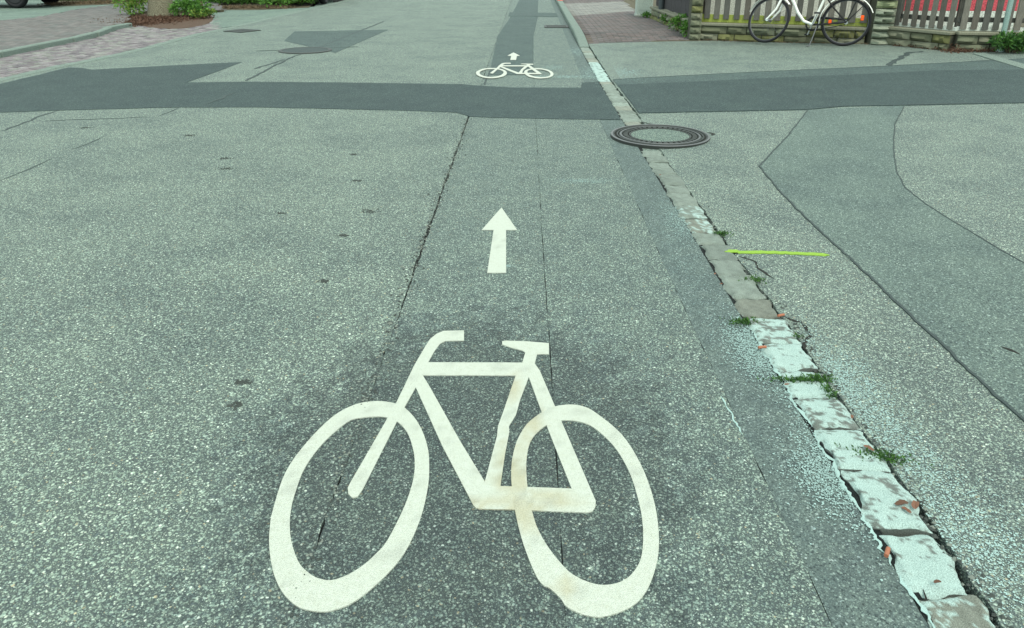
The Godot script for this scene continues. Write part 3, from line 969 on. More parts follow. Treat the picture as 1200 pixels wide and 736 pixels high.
func stone_wall(parent: Node3D, length: float, courses: int, ch: float, depth: float, mats: Array, sd: int, faces: Array, lmin := 0.25, lmax := 0.5) -> void:
	rng.seed = sd
	put("mortar_core", bevel_box(length - 0.01, courses * ch - 0.004, depth - 0.03, 0.003), M.mortar, parent, Vector3(length / 2, 0, 0))
	for c in courses:
		var x := 0.0
		while x < length - 0.02:
			var l := minf(lmin + rng.randf() * (lmax - lmin), length - x)
			if length - x - l < 0.1: l = length - x
			var o := put("stone", faces[rng.randi() % faces.size()], mats[rng.randi() % mats.size()], parent, Vector3(x + l / 2, c * ch + 0.004, 0.006))
			o.scale = Vector3(l - 0.014, ch - 0.012, depth)
			x += l

func picket_fence(called: String, label: String, from: Vector2, to: Vector2, y: float, pitch: float, pw: float, h: float, low: float, board: Material, board_h: float, sd: int, planks := false) -> Node3D:
	rng.seed = sd
	var d := to - from
	var n := d.length()
	var f := base(called, Vector3(from.x, y, from.y), -atan2(d.y, d.x))
	tag(f, label, "fence", "fences on the stone walls")
	var pk := bevel_box(pw, h - low, 0.02, 0.003)
	var k := 0
	var x := pitch / 2
	while x < n - pitch * 0.3:
		put("plank" if planks else "picket", pk, M.dark_plank if planks else M["wood%d" % (rng.randi() % 4)], f, Vector3(x + (rng.randf() - 0.5) * 0.012, low + (rng.randf() - 0.5) * 0.01, 0.012 + rng.randf() * 0.002), Vector3(0, 0, (rng.randf() - 0.5) * 0.02))
		x += pitch
		k += 1
	if board: put("bottom_board", bevel_box(n, board_h, 0.025, 0.004), board, f, Vector3(n / 2, 0.0, -0.016))
	put("rail", bevel_box(n, 0.07, 0.035, 0.005), M.wood1, f, Vector3(n / 2, 0.03 if board_h > 0.1 else low + 0.10, -0.05))
	put("rail", bevel_box(n, 0.07, 0.035, 0.005), M.wood1, f, Vector3(n / 2, h - 0.22, -0.022))
	for px in [0.03, n - 0.03]: put("post", bevel_box(0.075, h + 0.02, 0.075, 0.006), M.wood3, f, Vector3(px, 0.0, -0.082))
	return f

func build_walls() -> void:
	var faces: Array = []
	for k in 6: faces.append(rock_face(k))
	var bm := [M.block0, M.block1, M.block2, M.block3]
	var pm := [M.pillar_block0, M.pillar_block1, M.pillar_block2]
	var mk := func(label: String, a: Vector2, b: Vector2, courses: int, ch: float, sd: int, mats: Array) -> void:
		var d := b - a
		var y := minf(hr(a.x, a.y), hr(b.x, b.y)) - 0.02
		var w := base("stone_wall", Vector3(a.x, y, a.y), -atan2(d.y, d.x))
		tag(w, label, "wall", "low stone walls under the fences")
		stone_wall(w, d.length(), courses, ch, 0.22, mats, sd, faces)
		put("coping_board", bevel_box(d.length() + 0.02, 0.045, 0.27, 0.008), M.coping_wood, w, Vector3(d.length() / 2, courses * ch + 0.001, 0.02))
	mk.call("mossy low stone wall behind the parked bicycle", WA0, WA1, 2, 0.125, 31, bm)
	mk.call("low stone wall with leaf litter between the stone pillar and the fence joint", WB0, WB1, 2, 0.125, 32, bm)
	mk.call("low stone wall behind the pale green signpost", WB1, WC1, 2, 0.125, 33, bm)
	mk.call("low stone wall running back along the brick pavement", WD1, WD0, 2, 0.125, 34, bm)
	var pl := base("stone_pillar", Vector3(WA1.x, hr(WA1.x, WA1.y) - 0.02, WA1.y + 0.05))
	tag(pl, "pale rough stone block pillar between the two picket fences", "pillar")
	stone_wall(pl, WB0.x - WA1.x, 11, 0.115, 0.36, pm, 35, faces, 0.16, 0.34)
	put("cap", bevel_box(WB0.x - WA1.x + 0.06, 0.07, 0.44, 0.015), M.concrete_post, pl, Vector3((WB0.x - WA1.x) / 2, 11 * 0.115 + 0.003, 0))
	var cp := base("stone_pillar", Vector3(WA0.x - 0.22, hr(WA0.x, WA0.y) - 0.02, WA0.y + 0.02))
	tag(cp, "dark mossy stone corner pillar where the two fences meet", "pillar")
	stone_wall(cp, 0.2, 10, 0.115, 0.24, bm, 36, faces, 0.09, 0.2)
	var up := Vector2(0, 0.0)
	var ya := hr(WA0.x, WA0.y) + 0.28
	picket_fence("picket_fence", "weathered grey picket fence with algae green bottom board behind the bicycle", WA0 + up, WA1 + up, ya, 0.165, 0.095, 1.05, 0.055, M.algae_board, 0.13, 41)
	picket_fence("picket_fence", "brown grey picket fence panel next to the pale stone pillar", WB0 + up, WB1 + up, hr(WB0.x, WB0.y) + 0.28, 0.145, 0.085, 1.05, 0.02, M.white_board, 0.06, 42)
	picket_fence("picket_fence", "brown grey picket fence panel behind the pale green signpost", WB1 + up, WC1 + up, hr(WB1.x, WB1.y) + 0.28, 0.145, 0.085, 1.05, 0.02, M.white_board, 0.06, 43)
	picket_fence("plank_fence", "dark closed plank fence beside the brick pavement", WD1, WD0, hr(WD0.x, WD0.y) + 0.28, 0.125, 0.12, 1.1, 0.01, null, 0.0, 44, true)
	# what shows through the gaps
	var garden := put("garden", sheet([pts(GARDEN)], [], hr, 0.003, 4.0, 0.1, plain), M.garden_soil)
	tag(garden, "", "", "", "structure")
	var rw := base("rendered_wall", Vector3((WA0.x + WA1.x) / 2 + 0.45, hr(WA0.x, WA0.y), WA0.y - 0.75))
	tag(rw, "pale rendered wall seen through the gaps of the picket fence behind the bicycle", "wall")
	put("wall_face", bevel_box(WA1.x - WA0.x + 0.9, 2.2, 0.15, 0.01), M.render_wall, rw)
	put("wall_cap", bevel_box(WA1.x - WA0.x + 0.98, 0.06, 0.23, 0.01), M.concrete_post, rw, Vector3(0, 2.203, 0))
	var rb := base("striped_board", Vector3((WB0.x + WC1.x) / 2 + 0.2, hr(WB0.x, WB0.y), WB0.y - 0.55))
	tag(rb, "red and white boarding seen through the picket fence behind the signpost", "boarding")
	put("white_band", bevel_box(WC1.x - WB0.x + 0.6, 0.47, 0.04, 0.004), M.white_board, rb)
	put("red_band", bevel_box(WC1.x - WB0.x + 0.6, 0.9, 0.04, 0.004), M.red_board, rb, Vector3(0, 0.472, 0.002))

func build_street_furniture() -> void:
	var p := base("signpost", Vector3(SIGN_X, hr(SIGN_X, SIGN_Z), SIGN_Z))
	tag(p, "pale green galvanised signpost in front of the right picket fence", "signpost")
	put("pole", tube([Vector3(0, -0.05, 0), Vector3(0, 2.6, 0)], [0.036], 16), M.galvanised, p)
	put("cap", tube([Vector3(0, 2.6, 0), Vector3(0, 2.63, 0)], [0.039, 0.03], 16), M.galvanised, p)
	put("foot_collar", lathe([[0.06, 0.0], [0.058, 0.03], [0.04, 0.045], [0.037, 0.045]], 20), M.galvanised, p)
	var g := base("steel_post", Vector3(POST_X, hr(POST_X, POST_Z), POST_Z))
	tag(g, "dark grey steel post at the end of the plank fence wall", "post")
	put("pole", tube([Vector3(0, -0.05, 0), Vector3(0, 2.4, 0)], [0.062], 16), M.grey_steel, g)
	put("cap", tube([Vector3(0, 2.4, 0), Vector3(0, 2.43, 0)], [0.066, 0.05], 16), M.grey_steel, g)
	var c := base("utility_cabinet", Vector3(BOX_X, hr(BOX_X, BOX_Z), BOX_Z))
	tag(c, "pale grey green utility pillar standing on the brick pavement", "utility box")
	put("housing", bevel_box(0.36, 1.15, 0.30, 0.012), M.cabinet, c)
	put("plinth", bevel_box(0.40, 0.05, 0.34, 0.01), M.concrete_post, c)
	put("lid", bevel_box(0.42, 0.05, 0.36, 0.015), M.cabinet, c, Vector3(0, 1.152, 0))
	put("door_panel", bevel_box(0.28, 0.9, 0.008, 0.002), M.cabinet, c, Vector3(0, 0.14, 0.1535))
	var r := base("marker_stub", Vector3(0.99, 0.1, -24.3))
	tag(r, "small orange red plastic marker at the far end of the raised kerb", "marker")
	put("stub", tube([Vector3(0, 0, 0), Vector3(0, 0.16, 0), Vector3(0, 0.2, 0)], [0.06, 0.05, 0.02], 12), M.red_plastic, r)
	put("foot_plate", lathe([[0.1, 0.0], [0.095, 0.012], [0.0, 0.014]], 16), M.red_plastic, r)

# ---------------------------------------------------------------- bicycle
func wheel(parent: Node3D, called: String, reflectors: bool) -> Node3D:
	var w := Node3D.new()
	w.name = called
	parent.add_child(w, true)
	var tm := TorusMesh.new()
	tm.inner_radius = 0.312
	tm.outer_radius = 0.350
	tm.rings = 48
	tm.ring_segments = 10
	put("tyre", tm, M.rubber, w, Vector3.ZERO, Vector3(PI / 2, 0, 0))
	var rim := TorusMesh.new()
	rim.inner_radius = 0.303
	rim.outer_radius = 0.318
	rim.rings = 48
	rim.ring_segments = 6
	put("rim", rim, M.rim_grey, w, Vector3.ZERO, Vector3(PI / 2, 0, 0))
	put("hub", tube([Vector3(0, 0, -0.05), Vector3(0, 0, -0.03), Vector3(0, 0, 0.03), Vector3(0, 0, 0.05)], [0.028, 0.020, 0.020, 0.028], 12), M.alloy, w)
	var sp := tube([Vector3(0, 0.02, 0.035), Vector3(0, 0.30, 0.0)], [0.0018], 4)
	for k in 24:
		put("spoke", sp, M.rim_grey, w, Vector3.ZERO, Vector3(0, PI * (k % 2), 0) if k % 2 == 0 else Vector3.ZERO)
		var s: MeshInstance3D = w.get_child(w.get_child_count() - 1)
		s.transform = Transform3D(Basis(Vector3(0, 0, 1), TAU * k / 24.0) * Basis(Vector3(0, 1, 0), PI * (k % 2)), Vector3.ZERO)
	if reflectors:
		for a in [2.85, -0.05]:
			put("reflector", bevel_box(0.045, 0.075, 0.018, 0.006), M.orange_reflector, w, Vector3(cos(a) * 0.225, sin(a) * 0.225 - 0.035, 0.0))
	return w

func arc(cx: float, cy: float, r: float, a0: float, a1: float, n: int, z := 0.0) -> Array:
	var o: Array = []
	for k in n + 1:
		var a := lerpf(a0, a1, float(k) / n)
		o.append(Vector3(cx + cos(a) * r, cy + sin(a) * r, z))
	return o

func fender(cx: float, cy: float, r: float, a0: float, a1: float) -> ArrayMesh:
	var st := new_st()
	var n := 18
	for k in n:
		for s in [[-0.026, -0.012, -0.012, 0.0], [-0.012, 0.012, 0.0, 0.0], [0.012, 0.026, 0.0, -0.012]]:
			var q: Array = []
			for t in [[k, 0], [k, 1], [k + 1, 1], [k + 1, 0]]:
				var a := lerpf(a0, a1, float(t[0]) / n)
				var rr: float = r + s[2 + t[1]]
				q.append(Vector3(cx + cos(a) * rr, cy + sin(a) * rr, s[t[1]]))
			quad(st, q[0], q[1], q[2], q[3])
	return st.commit()

func build_bicycle() -> void:
	# local: +x forward, z to the rider's right; turned so that it faces left
	var b := base("parked_bicycle", Vector3(BIKE_X, hr(BIKE_X, BIKE_Z), BIKE_Z), PI + BIKE_TURN)
	b.scale = Vector3.ONE * 1.04
	tag(b, "white step-through city bicycle parked on its stand before the picket fence", "bicycle")
	var rw := wheel(b, "rear_wheel", true)
	rw.position = Vector3(0, 0.35, 0)
	var V := func(x: float, y: float, z := 0.0) -> Vector3: return Vector3(x, y, z)
	var bb := Vector3(0.47, 0.30, 0)
	# frame
	var st := new_st()
	add_tube(st, [Vector3(0.885, 0.80, 0), Vector3(0.80, 0.66, 0), Vector3(0.70, 0.47, 0), Vector3(0.60, 0.35, 0), bb], [0.024, 0.024, 0.024, 0.022, 0.022], 10)
	add_tube(st, [bb, Vector3(0.30, 0.82, 0)], [0.020, 0.019], 10)
	add_tube(st, [Vector3(0.90, 0.74, 0), Vector3(0.85, 0.94, 0)], [0.026, 0.026], 10)
	put("frame", st.commit(), M.frame_white, b)
	for s in [-1.0, 1.0]: put("seat_stay", tube([Vector3(0.34, 0.72, 0.02 * s), Vector3(0.20, 0.55, 0.055 * s), Vector3(0, 0.35, 0.065 * s)], [0.011, 0.010, 0.009], 6), M.black_plastic, b)
	for s in [-1.0, 1.0]: put("chain_stay", tube([bb, Vector3(0.33, 0.31, 0.05 * s), Vector3(0, 0.35, 0.065 * s)], [0.016, 0.013, 0.011], 6), M.black_plastic, b)
	put("rear_mudguard", fender(0, 0.35, 0.385, -0.25, 2.75), M.frame_white, b)
	for s in [-1.0, 1.0]: put("mudguard_stay", tube([Vector3(0, 0.35, 0.072 * s), Vector3(-0.24, 0.63, 0.03 * s)], [0.004], 5), M.black_plastic, b)
	# carrier
	st = new_st()
	for s in [-1.0, 1.0]:
		add_tube(st, [Vector3(0.24, 0.78, 0.05 * s), Vector3(-0.32, 0.78, 0.05 * s)], [0.006], 6)
		add_tube(st, [Vector3(0.0, 0.35, 0.08 * s), Vector3(-0.14, 0.78, 0.05 * s)], [0.006], 6)
	for k in 4: add_tube(st, [Vector3(0.2 - k * 0.16, 0.78, -0.05), Vector3(0.2 - k * 0.16, 0.78, 0.05)], [0.005], 6)
	put("carrier", st.commit(), M.black_plastic, b)
	# drive
	put("chainring", lathe([[0.10, -0.003], [0.10, 0.003], [0.075, 0.003]], 32), M.black_plastic, b, bb + Vector3(0, 0, 0.05), Vector3(PI / 2, 0, 0))
	put("chain_guard", tube([bb + Vector3(0.11, 0.02, 0.06), bb + Vector3(0.02, 0.10, 0.06), Vector3(0.2, 0.395, 0.07), Vector3(-0.02, 0.38, 0.075)], [0.018, 0.022, 0.018, 0.014], 8), M.black_plastic, b)
	put("chain", tube([bb + Vector3(0, -0.10, 0.052), Vector3(0.0, 0.31, 0.066)], [0.006], 6), M.black_plastic, b)
	for s in [-1.0, 1.0]:
		var cr := put("crank", tube([bb + Vector3(0, 0, 0.07 * s), bb + Vector3(0.05 * s, -0.16 * s, 0.085 * s)], [0.012, 0.010], 6), M.alloy, b)
		put("pedal", bevel_box(0.09, 0.022, 0.08, 0.005), M.black_plastic, cr, bb + Vector3(0.05 * s, -0.171 * s, 0.13 * s))
	put("kickstand", tube([Vector3(0.40, 0.29, -0.04), Vector3(0.43, 0.15, -0.12), Vector3(0.47, 0.006, -0.20), Vector3(0.51, 0.004, -0.21)], [0.010, 0.009, 0.009, 0.009], 6), M.rim_grey, b)
	# seat
	put("seat_post", tube([Vector3(0.30, 0.82, 0), Vector3(0.27, 0.92, 0)], [0.013], 8), M.alloy, b)
	st = new_st()
	add_tube(st, [Vector3(0.13, 0.955, 0), Vector3(0.16, 0.965, 0), Vector3(0.24, 0.965, 0), Vector3(0.34, 0.96, 0), Vector3(0.41, 0.955, 0)], [0.06, 0.085, 0.07, 0.032, 0.022], 12)
	put("saddle", st.commit(), M.saddle_black, b)
	# steering group, turned about the head tube
	var front := Node3D.new()
	front.name = "fork_assembly"
	b.add_child(front)
	var axis := Vector3(-0.5, 0.866, 0).normalized()
	var pivot := Vector3(0.90, 0.74, 0)
	front.transform = Transform3D(Basis(), pivot) * Transform3D(Basis(axis, STEER), Vector3.ZERO) * Transform3D(Basis(), -pivot)
	var hub := Vector3(1.11, 0.35, 0)
	st = new_st()
	for s in [-1.0, 1.0]: add_tube(st, [Vector3(0.915, 0.715, 0.045 * s), Vector3(0.985, 0.50, 0.055 * s), hub + Vector3(0, 0, 0.06 * s)], [0.019, 0.017, 0.012], 8)
	add_tube(st, [Vector3(0.915, 0.715, -0.05), Vector3(0.915, 0.715, 0.05)], [0.02], 8)
	put("fork", st.commit(), M.frame_white, front)
	put("front_mudguard", fender(hub.x, hub.y, 0.385, 0.35, 2.5), M.frame_white, front)
	put("stem", tube([Vector3(0.85, 0.94, 0), Vector3(0.83, 1.04, 0), Vector3(0.87, 1.07, 0)], [0.014], 8), M.alloy, front)
	put("handlebar", tube([Vector3(0.66, 1.10, -0.29), Vector3(0.78, 1.11, -0.26), Vector3(0.87, 1.07, -0.1), Vector3(0.87, 1.07, 0.1), Vector3(0.78, 1.11, 0.26), Vector3(0.66, 1.10, 0.29)], [0.012], 8), M.alloy, front)
	for s in [-1.0, 1.0]: put("grip", tube([Vector3(0.64, 1.10, 0.295 * s), Vector3(0.77, 1.112, 0.262 * s)], [0.017], 8), M.black_plastic, front)
	put("headlamp", tube([Vector3(0.97, 0.80, 0), Vector3(1.02, 0.80, 0)], [0.022, 0.034], 12), M.black_plastic, front)
	var fw := wheel(front, "front_wheel", false)
	fw.position = hub

# ---------------------------------------------------------------- plants and litter
func leaf(st: SurfaceTool, p: Vector3, d: Vector3, side: Vector3, l: float, w: float) -> void:
	var n := side.cross(d).normalized()
	var a := p + d * l * 0.5 + side * w * 0.5 + n * l * 0.08
	var b := p + d * l * 0.5 - side * w * 0.5 + n * l * 0.08
	var t := p + d * l
	for q in [[p, a, t], [p, t, b]]:
		var nn: Vector3 = (q[2] - q[0]).cross(q[1] - q[0]).normalized()
		tri(st, q[0], q[1], q[2], nn)

func rand_dir(up: float) -> Vector3:
	var v := Vector3(rng.randfn(), rng.randfn() * 0.6 + up, rng.randfn())
	return v.normalized()

func bush_mesh(rx: float, ry: float, rz: float, count: int, l: float, sd: int, lobes := 7) -> Array:
	rng.seed = sd
	var fol := new_st()
	var fol2 := new_st()
	var stem := new_st()
	var cs: Array = []
	for k in lobes:
		var a := rng.randf() * TAU
		var r := sqrt(rng.randf())
		cs.append([Vector3(cos(a) * r * rx * 0.65, ry * (0.25 + 0.5 * rng.randf()), sin(a) * r * rz * 0.65), 0.35 + 0.25 * rng.randf()])
		add_tube(stem, [Vector3(cos(a) * r * rx * 0.2, 0, sin(a) * r * rz * 0.2), cs[k][0]], [l * 0.12, l * 0.05], 4)
	for k in count:
		var c: Array = cs[rng.randi() % lobes]
		var d := rand_dir(0.25)
		var p: Vector3 = c[0] + Vector3(d.x * rx, d.y * ry * 0.8, d.z * rz) * c[1] * (0.55 + 0.5 * rng.randf())
		if p.y < 0.01: p.y = 0.01 + rng.randf() * 0.03
		var dir := (d + rand_dir(0.1) * 0.8).normalized()
		leaf(fol if rng.randf() < 0.6 else fol2, p, dir, dir.cross(rand_dir(0.5)).normalized(), l * (0.6 + 0.7 * rng.randf()), l * (0.35 + 0.2 * rng.randf()))
	return [fol.commit(), fol2.commit(), stem.commit()]

func bush(called: String, label: String, cat: String, at: Vector3, r: Vector3, count: int, l: float, sd: int, m1: Material, m2: Material, group := "") -> void:
	var b := base(called, at)
	tag(b, label, cat, group)
	var ms := bush_mesh(r.x, r.y, r.z, count, l, sd)
	put("foliage", ms[0], m1, b)
	put("foliage", ms[1], m2, b)
	put("stems", ms[2], M.stake, b)

func tuft(label: String, x: float, z: float, rx: float, rz: float, h: float, count: int, l: float, sd: int, turn := 0.0) -> void:
	rng.seed = sd
	var y := 0.006 if x < 1.11 else hr(x, z)
	var t := base("weed_tuft", Vector3(x, y - 0.006, z), turn)
	tag(t, label, "weed", "weeds in the kerb joints")
	var a := new_st()
	var b := new_st()
	for k in count:
		var p := Vector3(rng.randfn() * rx * 0.5, rng.randf() * h * 0.5 + 0.002, rng.randfn() * rz * 0.5)
		var d := (Vector3(p.x / maxf(rx, 0.01), 0.6 + rng.randf(), p.z / maxf(rz, 0.01)) * 0.6 + rand_dir(0.2)).normalized()
		leaf(a if rng.randf() < 0.6 else b, p, d, d.cross(rand_dir(0.0)).normalized(), l * (0.6 + rng.randf()), l * (0.35 + 0.3 * rng.randf()))
	put("leaves", a.commit(), M.leaf2, t)
	put("leaves", b.commit(), M.leaf0, t)

func dry_leaf_mesh(l: float, sd: int) -> ArrayMesh:
	rng.seed = sd
	var st := new_st()
	var rim: Array = []
	for k in 9:
		var a := TAU * k / 9.0
		var r := l * (0.3 + 0.2 * absf(cos(a)) + 0.08 * rng.randf())
		rim.append(Vector3(cos(a) * r, 0.004 + l * 0.18 * absf(sin(a)) * rng.randf(), sin(a) * r * 0.6))
	for k in 9:
		var n: Vector3 = (rim[(k + 1) % 9] - Vector3(0, 0.002, 0)).cross(rim[k] - Vector3(0, 0.002, 0)).normalized()
		tri(st, Vector3(0, 0.002, 0), rim[k], rim[(k + 1) % 9], n if n.y > 0 else -n)
	return st.commit()

func build_litter() -> void:
	var k := 0
	for q in LEAVES:
		var y: float = 0.014 if q[0] < 1.11 else hr(q[0], q[1]) + 0.002
		var o := put("dry_leaf", dry_leaf_mesh(q[2] * 0.7, 300 + k), M["dry_leaf%d" % q[4]], null, Vector3(q[0], y, q[1]), Vector3(0, q[3], 0))
		tag(o, q[5], "leaf", "dry leaves along the kerb")
		k += 1
	for q in BUTTS:
		var o := put("cigarette_butt", tube([Vector3(-0.016, 0.006, 0), Vector3(-0.004, 0.0065, 0), Vector3(0.016, 0.006, 0)], [0.0058, 0.006, 0.0056], 10), M.butt, null, Vector3(q[0], q[3], q[1]), Vector3(0, q[2], 0))
		tag(o, q[4], "cigarette butt", "orange butts along the kerb")
	k = 0
	for q in TUFTS:
		tuft(q[7], q[0], q[1], q[2], q[3], q[4] * 0.6, int(q[5] * 1.7), q[6] * 0.55, 500 + k, q[8])
		k += 1

func scatter_leaves(called: String, label: String, area: Array, count: int, l: float, sd: int, hf: Callable, material: Material, green: float) -> void:
	# loose litter nobody could count
	rng.seed = sd
	var st := new_st()
	for i in count:
		var q: Array = area[rng.randi() % area.size()]
		var t := rng.randf()
		var x: float = lerpf(q[0], q[2], t) + rng.randfn() * q[4]
		var z: float = lerpf(q[1], q[3], t) + rng.randfn() * q[4]
		var d := rand_dir(green)
		leaf(st, Vector3(x, hf.call(x, z) + 0.004 + absf(rng.randfn()) * q[5], z), d, d.cross(rand_dir(0.0)).normalized(), l * (0.5 + rng.randf()), l * 0.5)
	var o := put(called, st.commit(), material)
	tag(o, label, "plants" if green > 0.5 else "leaf litter", "", "stuff")

func build_plants() -> void:
	bush("shrub", "spreading fern green plant at the foot of the pale green signpost", "plant", Vector3(SIGN_X + 0.08, hr(SIGN_X, SIGN_Z), SIGN_Z + 0.12), Vector3(0.36, 0.26, 0.22), 900, 0.07, 201, M.leaf0, M.leaf2)
	for q in CORNER_PLANTS:
		bush("wall_plant", q[5], "plant", Vector3(q[0], hr(q[0], q[1]), q[1]), Vector3(q[2], q[3], q[2]), q[4], 0.06, int(210 + q[0] * 10 + q[3] * 100), M.leaf0, M.leaf1, "plants at the fence corner")
	scatter_leaves("leaf_litter", "brown dry leaves drifted along the foot of the right stone wall", [[WB0.x, WB0.y + 0.2, WB1.x, WB1.y + 0.2, 0.05, 0.01], [WB0.x + 0.3, WB0.y + 0.12, WB1.x, WB1.y + 0.2, 0.03, 0.05], [WB1.x - 0.2, WB1.y + 0.24, WB1.x + 0.5, WB1.y + 0.22, 0.05, 0.015]], 1500, 0.035, 221, hr, M.dry_leaf1, 0.2)
	scatter_leaves("leaf_litter", "dark crumbs and leaves along the wall behind the bicycle", [[WA0.x, WA0.y + 0.16, WA1.x, WA1.y + 0.16, 0.03, 0.006]], 700, 0.025, 222, hr, M.dry_leaf2, 0.2)
	# street tree in its pit
	var t := base("street_tree", Vector3(TREE_X, 0.0, TREE_Z))
	tag(t, "mottled grey street tree in a planted pit at the left kerb", "tree")
	var st := new_st()
	add_tube(st, [Vector3(0, -0.1, 0), Vector3(0.0, 0.08, 0), Vector3(0.0, 0.35, 0), Vector3(0.01, 1.0, 0), Vector3(0.03, 2.4, 0.02), Vector3(0.02, 3.4, 0.0)], [0.40, 0.34, 0.28, 0.25, 0.22, 0.19], 18)
	put("trunk", st.commit(), M.bark, t)
	rng.seed = 230
	var fol := new_st()
	for k in 7:
		var a := TAU * k / 7.0 + rng.randf() * 0.5
		var e := Vector3(cos(a) * (1.2 + rng.randf()), 5.0 + rng.randf() * 1.6, sin(a) * (1.2 + rng.randf()))
		put("limb", tube([Vector3(0.02, 3.2, 0), e * Vector3(0.4, 0.82, 0.4) + Vector3(0, 0.1, 0), e], [0.13, 0.09, 0.03], 8), M.bark, t)
		for j in 420:
			var d := rand_dir(0.1)
			leaf(fol, e + d * (0.5 + 0.8 * rng.randf()), rand_dir(0.0), rand_dir(0.0), 0.16, 0.11)
	put("crown", fol.commit(), M.leaf0, t)
	var pit := put("tree_pit", sheet([pts(PIT)], [], h0, 0.009, 1.0, 0.06, plain), M.mulch)
	tag(pit, "", "", "", "structure")
	scatter_leaves("pit_litter", "reddish brown leaf mulch round the street tree", [[TREE_X - 0.9, TREE_Z + 0.4, TREE_X + 1.0, TREE_Z + 0.4, 0.25, 0.012], [TREE_X - 0.8, TREE_Z + 1.1, TREE_X + 0.9, TREE_Z + 1.1, 0.25, 0.012], [TREE_X - 0.5, TREE_Z + 1.8, TREE_X + 0.7, TREE_Z + 1.8, 0.25, 0.012], [TREE_X - 0.2, TREE_Z + 2.3, TREE_X + 0.4, TREE_Z + 2.3, 0.22, 0.012]], 6500, 0.055, 231, func(_x, _z): return 0.014, M.dry_leaf1, 0.2)
	bush("pit_shrub", "bright green shrub left of the street tree trunk", "shrub", Vector3(TREE_X - 0.66, 0.012, TREE_Z + 0.2), Vector3(0.36, 0.55, 0.3), 900, 0.075, 232, M.leaf1, M.leaf3, "shrubs in the tree pit")
	bush("pit_shrub", "dense green shrub between the street tree and the wooden stake", "shrub", Vector3(TREE_X + 0.82, 0.012, TREE_Z + 0.4), Vector3(0.5, 0.42, 0.36), 1500, 0.075, 233, M.leaf0, M.leaf1, "shrubs in the tree pit")
	bush("pit_shrub", "low yellow green plants in front of the wooden stake", "shrub", Vector3(TREE_X + 1.2, 0.012, TREE_Z + 0.5), Vector3(0.32, 0.2, 0.26), 600, 0.06, 234, M.leaf3, M.leaf0, "shrubs in the tree pit")
	var sk := put("wooden_stake", tube([Vector3(0, -0.1, 0), Vector3(-0.04, 1.2, 0), Vector3(-0.08, 2.2, 0)], [0.075, 0.07, 0.065], 10), M.stake, null, Vector3(STAKE_X, 0.03, STAKE_Z))
	tag(sk, "brown leaning wooden stake right of the street tree", "stake")
	var cpst := base("concrete_post", Vector3(CPOST_X, 0.0, CPOST_Z))
	tag(cpst, "pale grey concrete post between the street tree and the stake", "post")
	put("shaft", bevel_box(0.36, 1.0, 0.3, 0.02), M.concrete_post, cpst)
	put("foot", bevel_box(0.42, 0.08, 0.36, 0.02), M.concrete_post, cpst)
	# planting strip at the back
	for q in STRIPS:
		var s := put("planting_bed", sheet([pts(q[0])], [], func(_x, _z): return q[7], 0.012, 2.0, 0.12, plain), M.garden_soil)
		tag(s, "", "", "", "structure")
		scatter_leaves("bed_litter", q[2], q[1], 2600, 0.06, 240 + q[3], func(_x, _z): return q[7] + 0.02, M.dry_leaf2, 0.3)
		scatter_leaves("ground_cover", q[4], q[5], q[6], 0.09, 250 + q[3], func(_x, _z): return q[7] + 0.02, M.leaf0, 0.9)
	for q in BED_SHRUBS:
		bush("bed_shrub", q[4], "shrub", Vector3(q[0], 0.09, q[1]), Vector3(q[2], q[3], q[2]), 1500, 0.09, int(q[5]), M.leaf1, M.leaf0, "shrubs in the far bed")

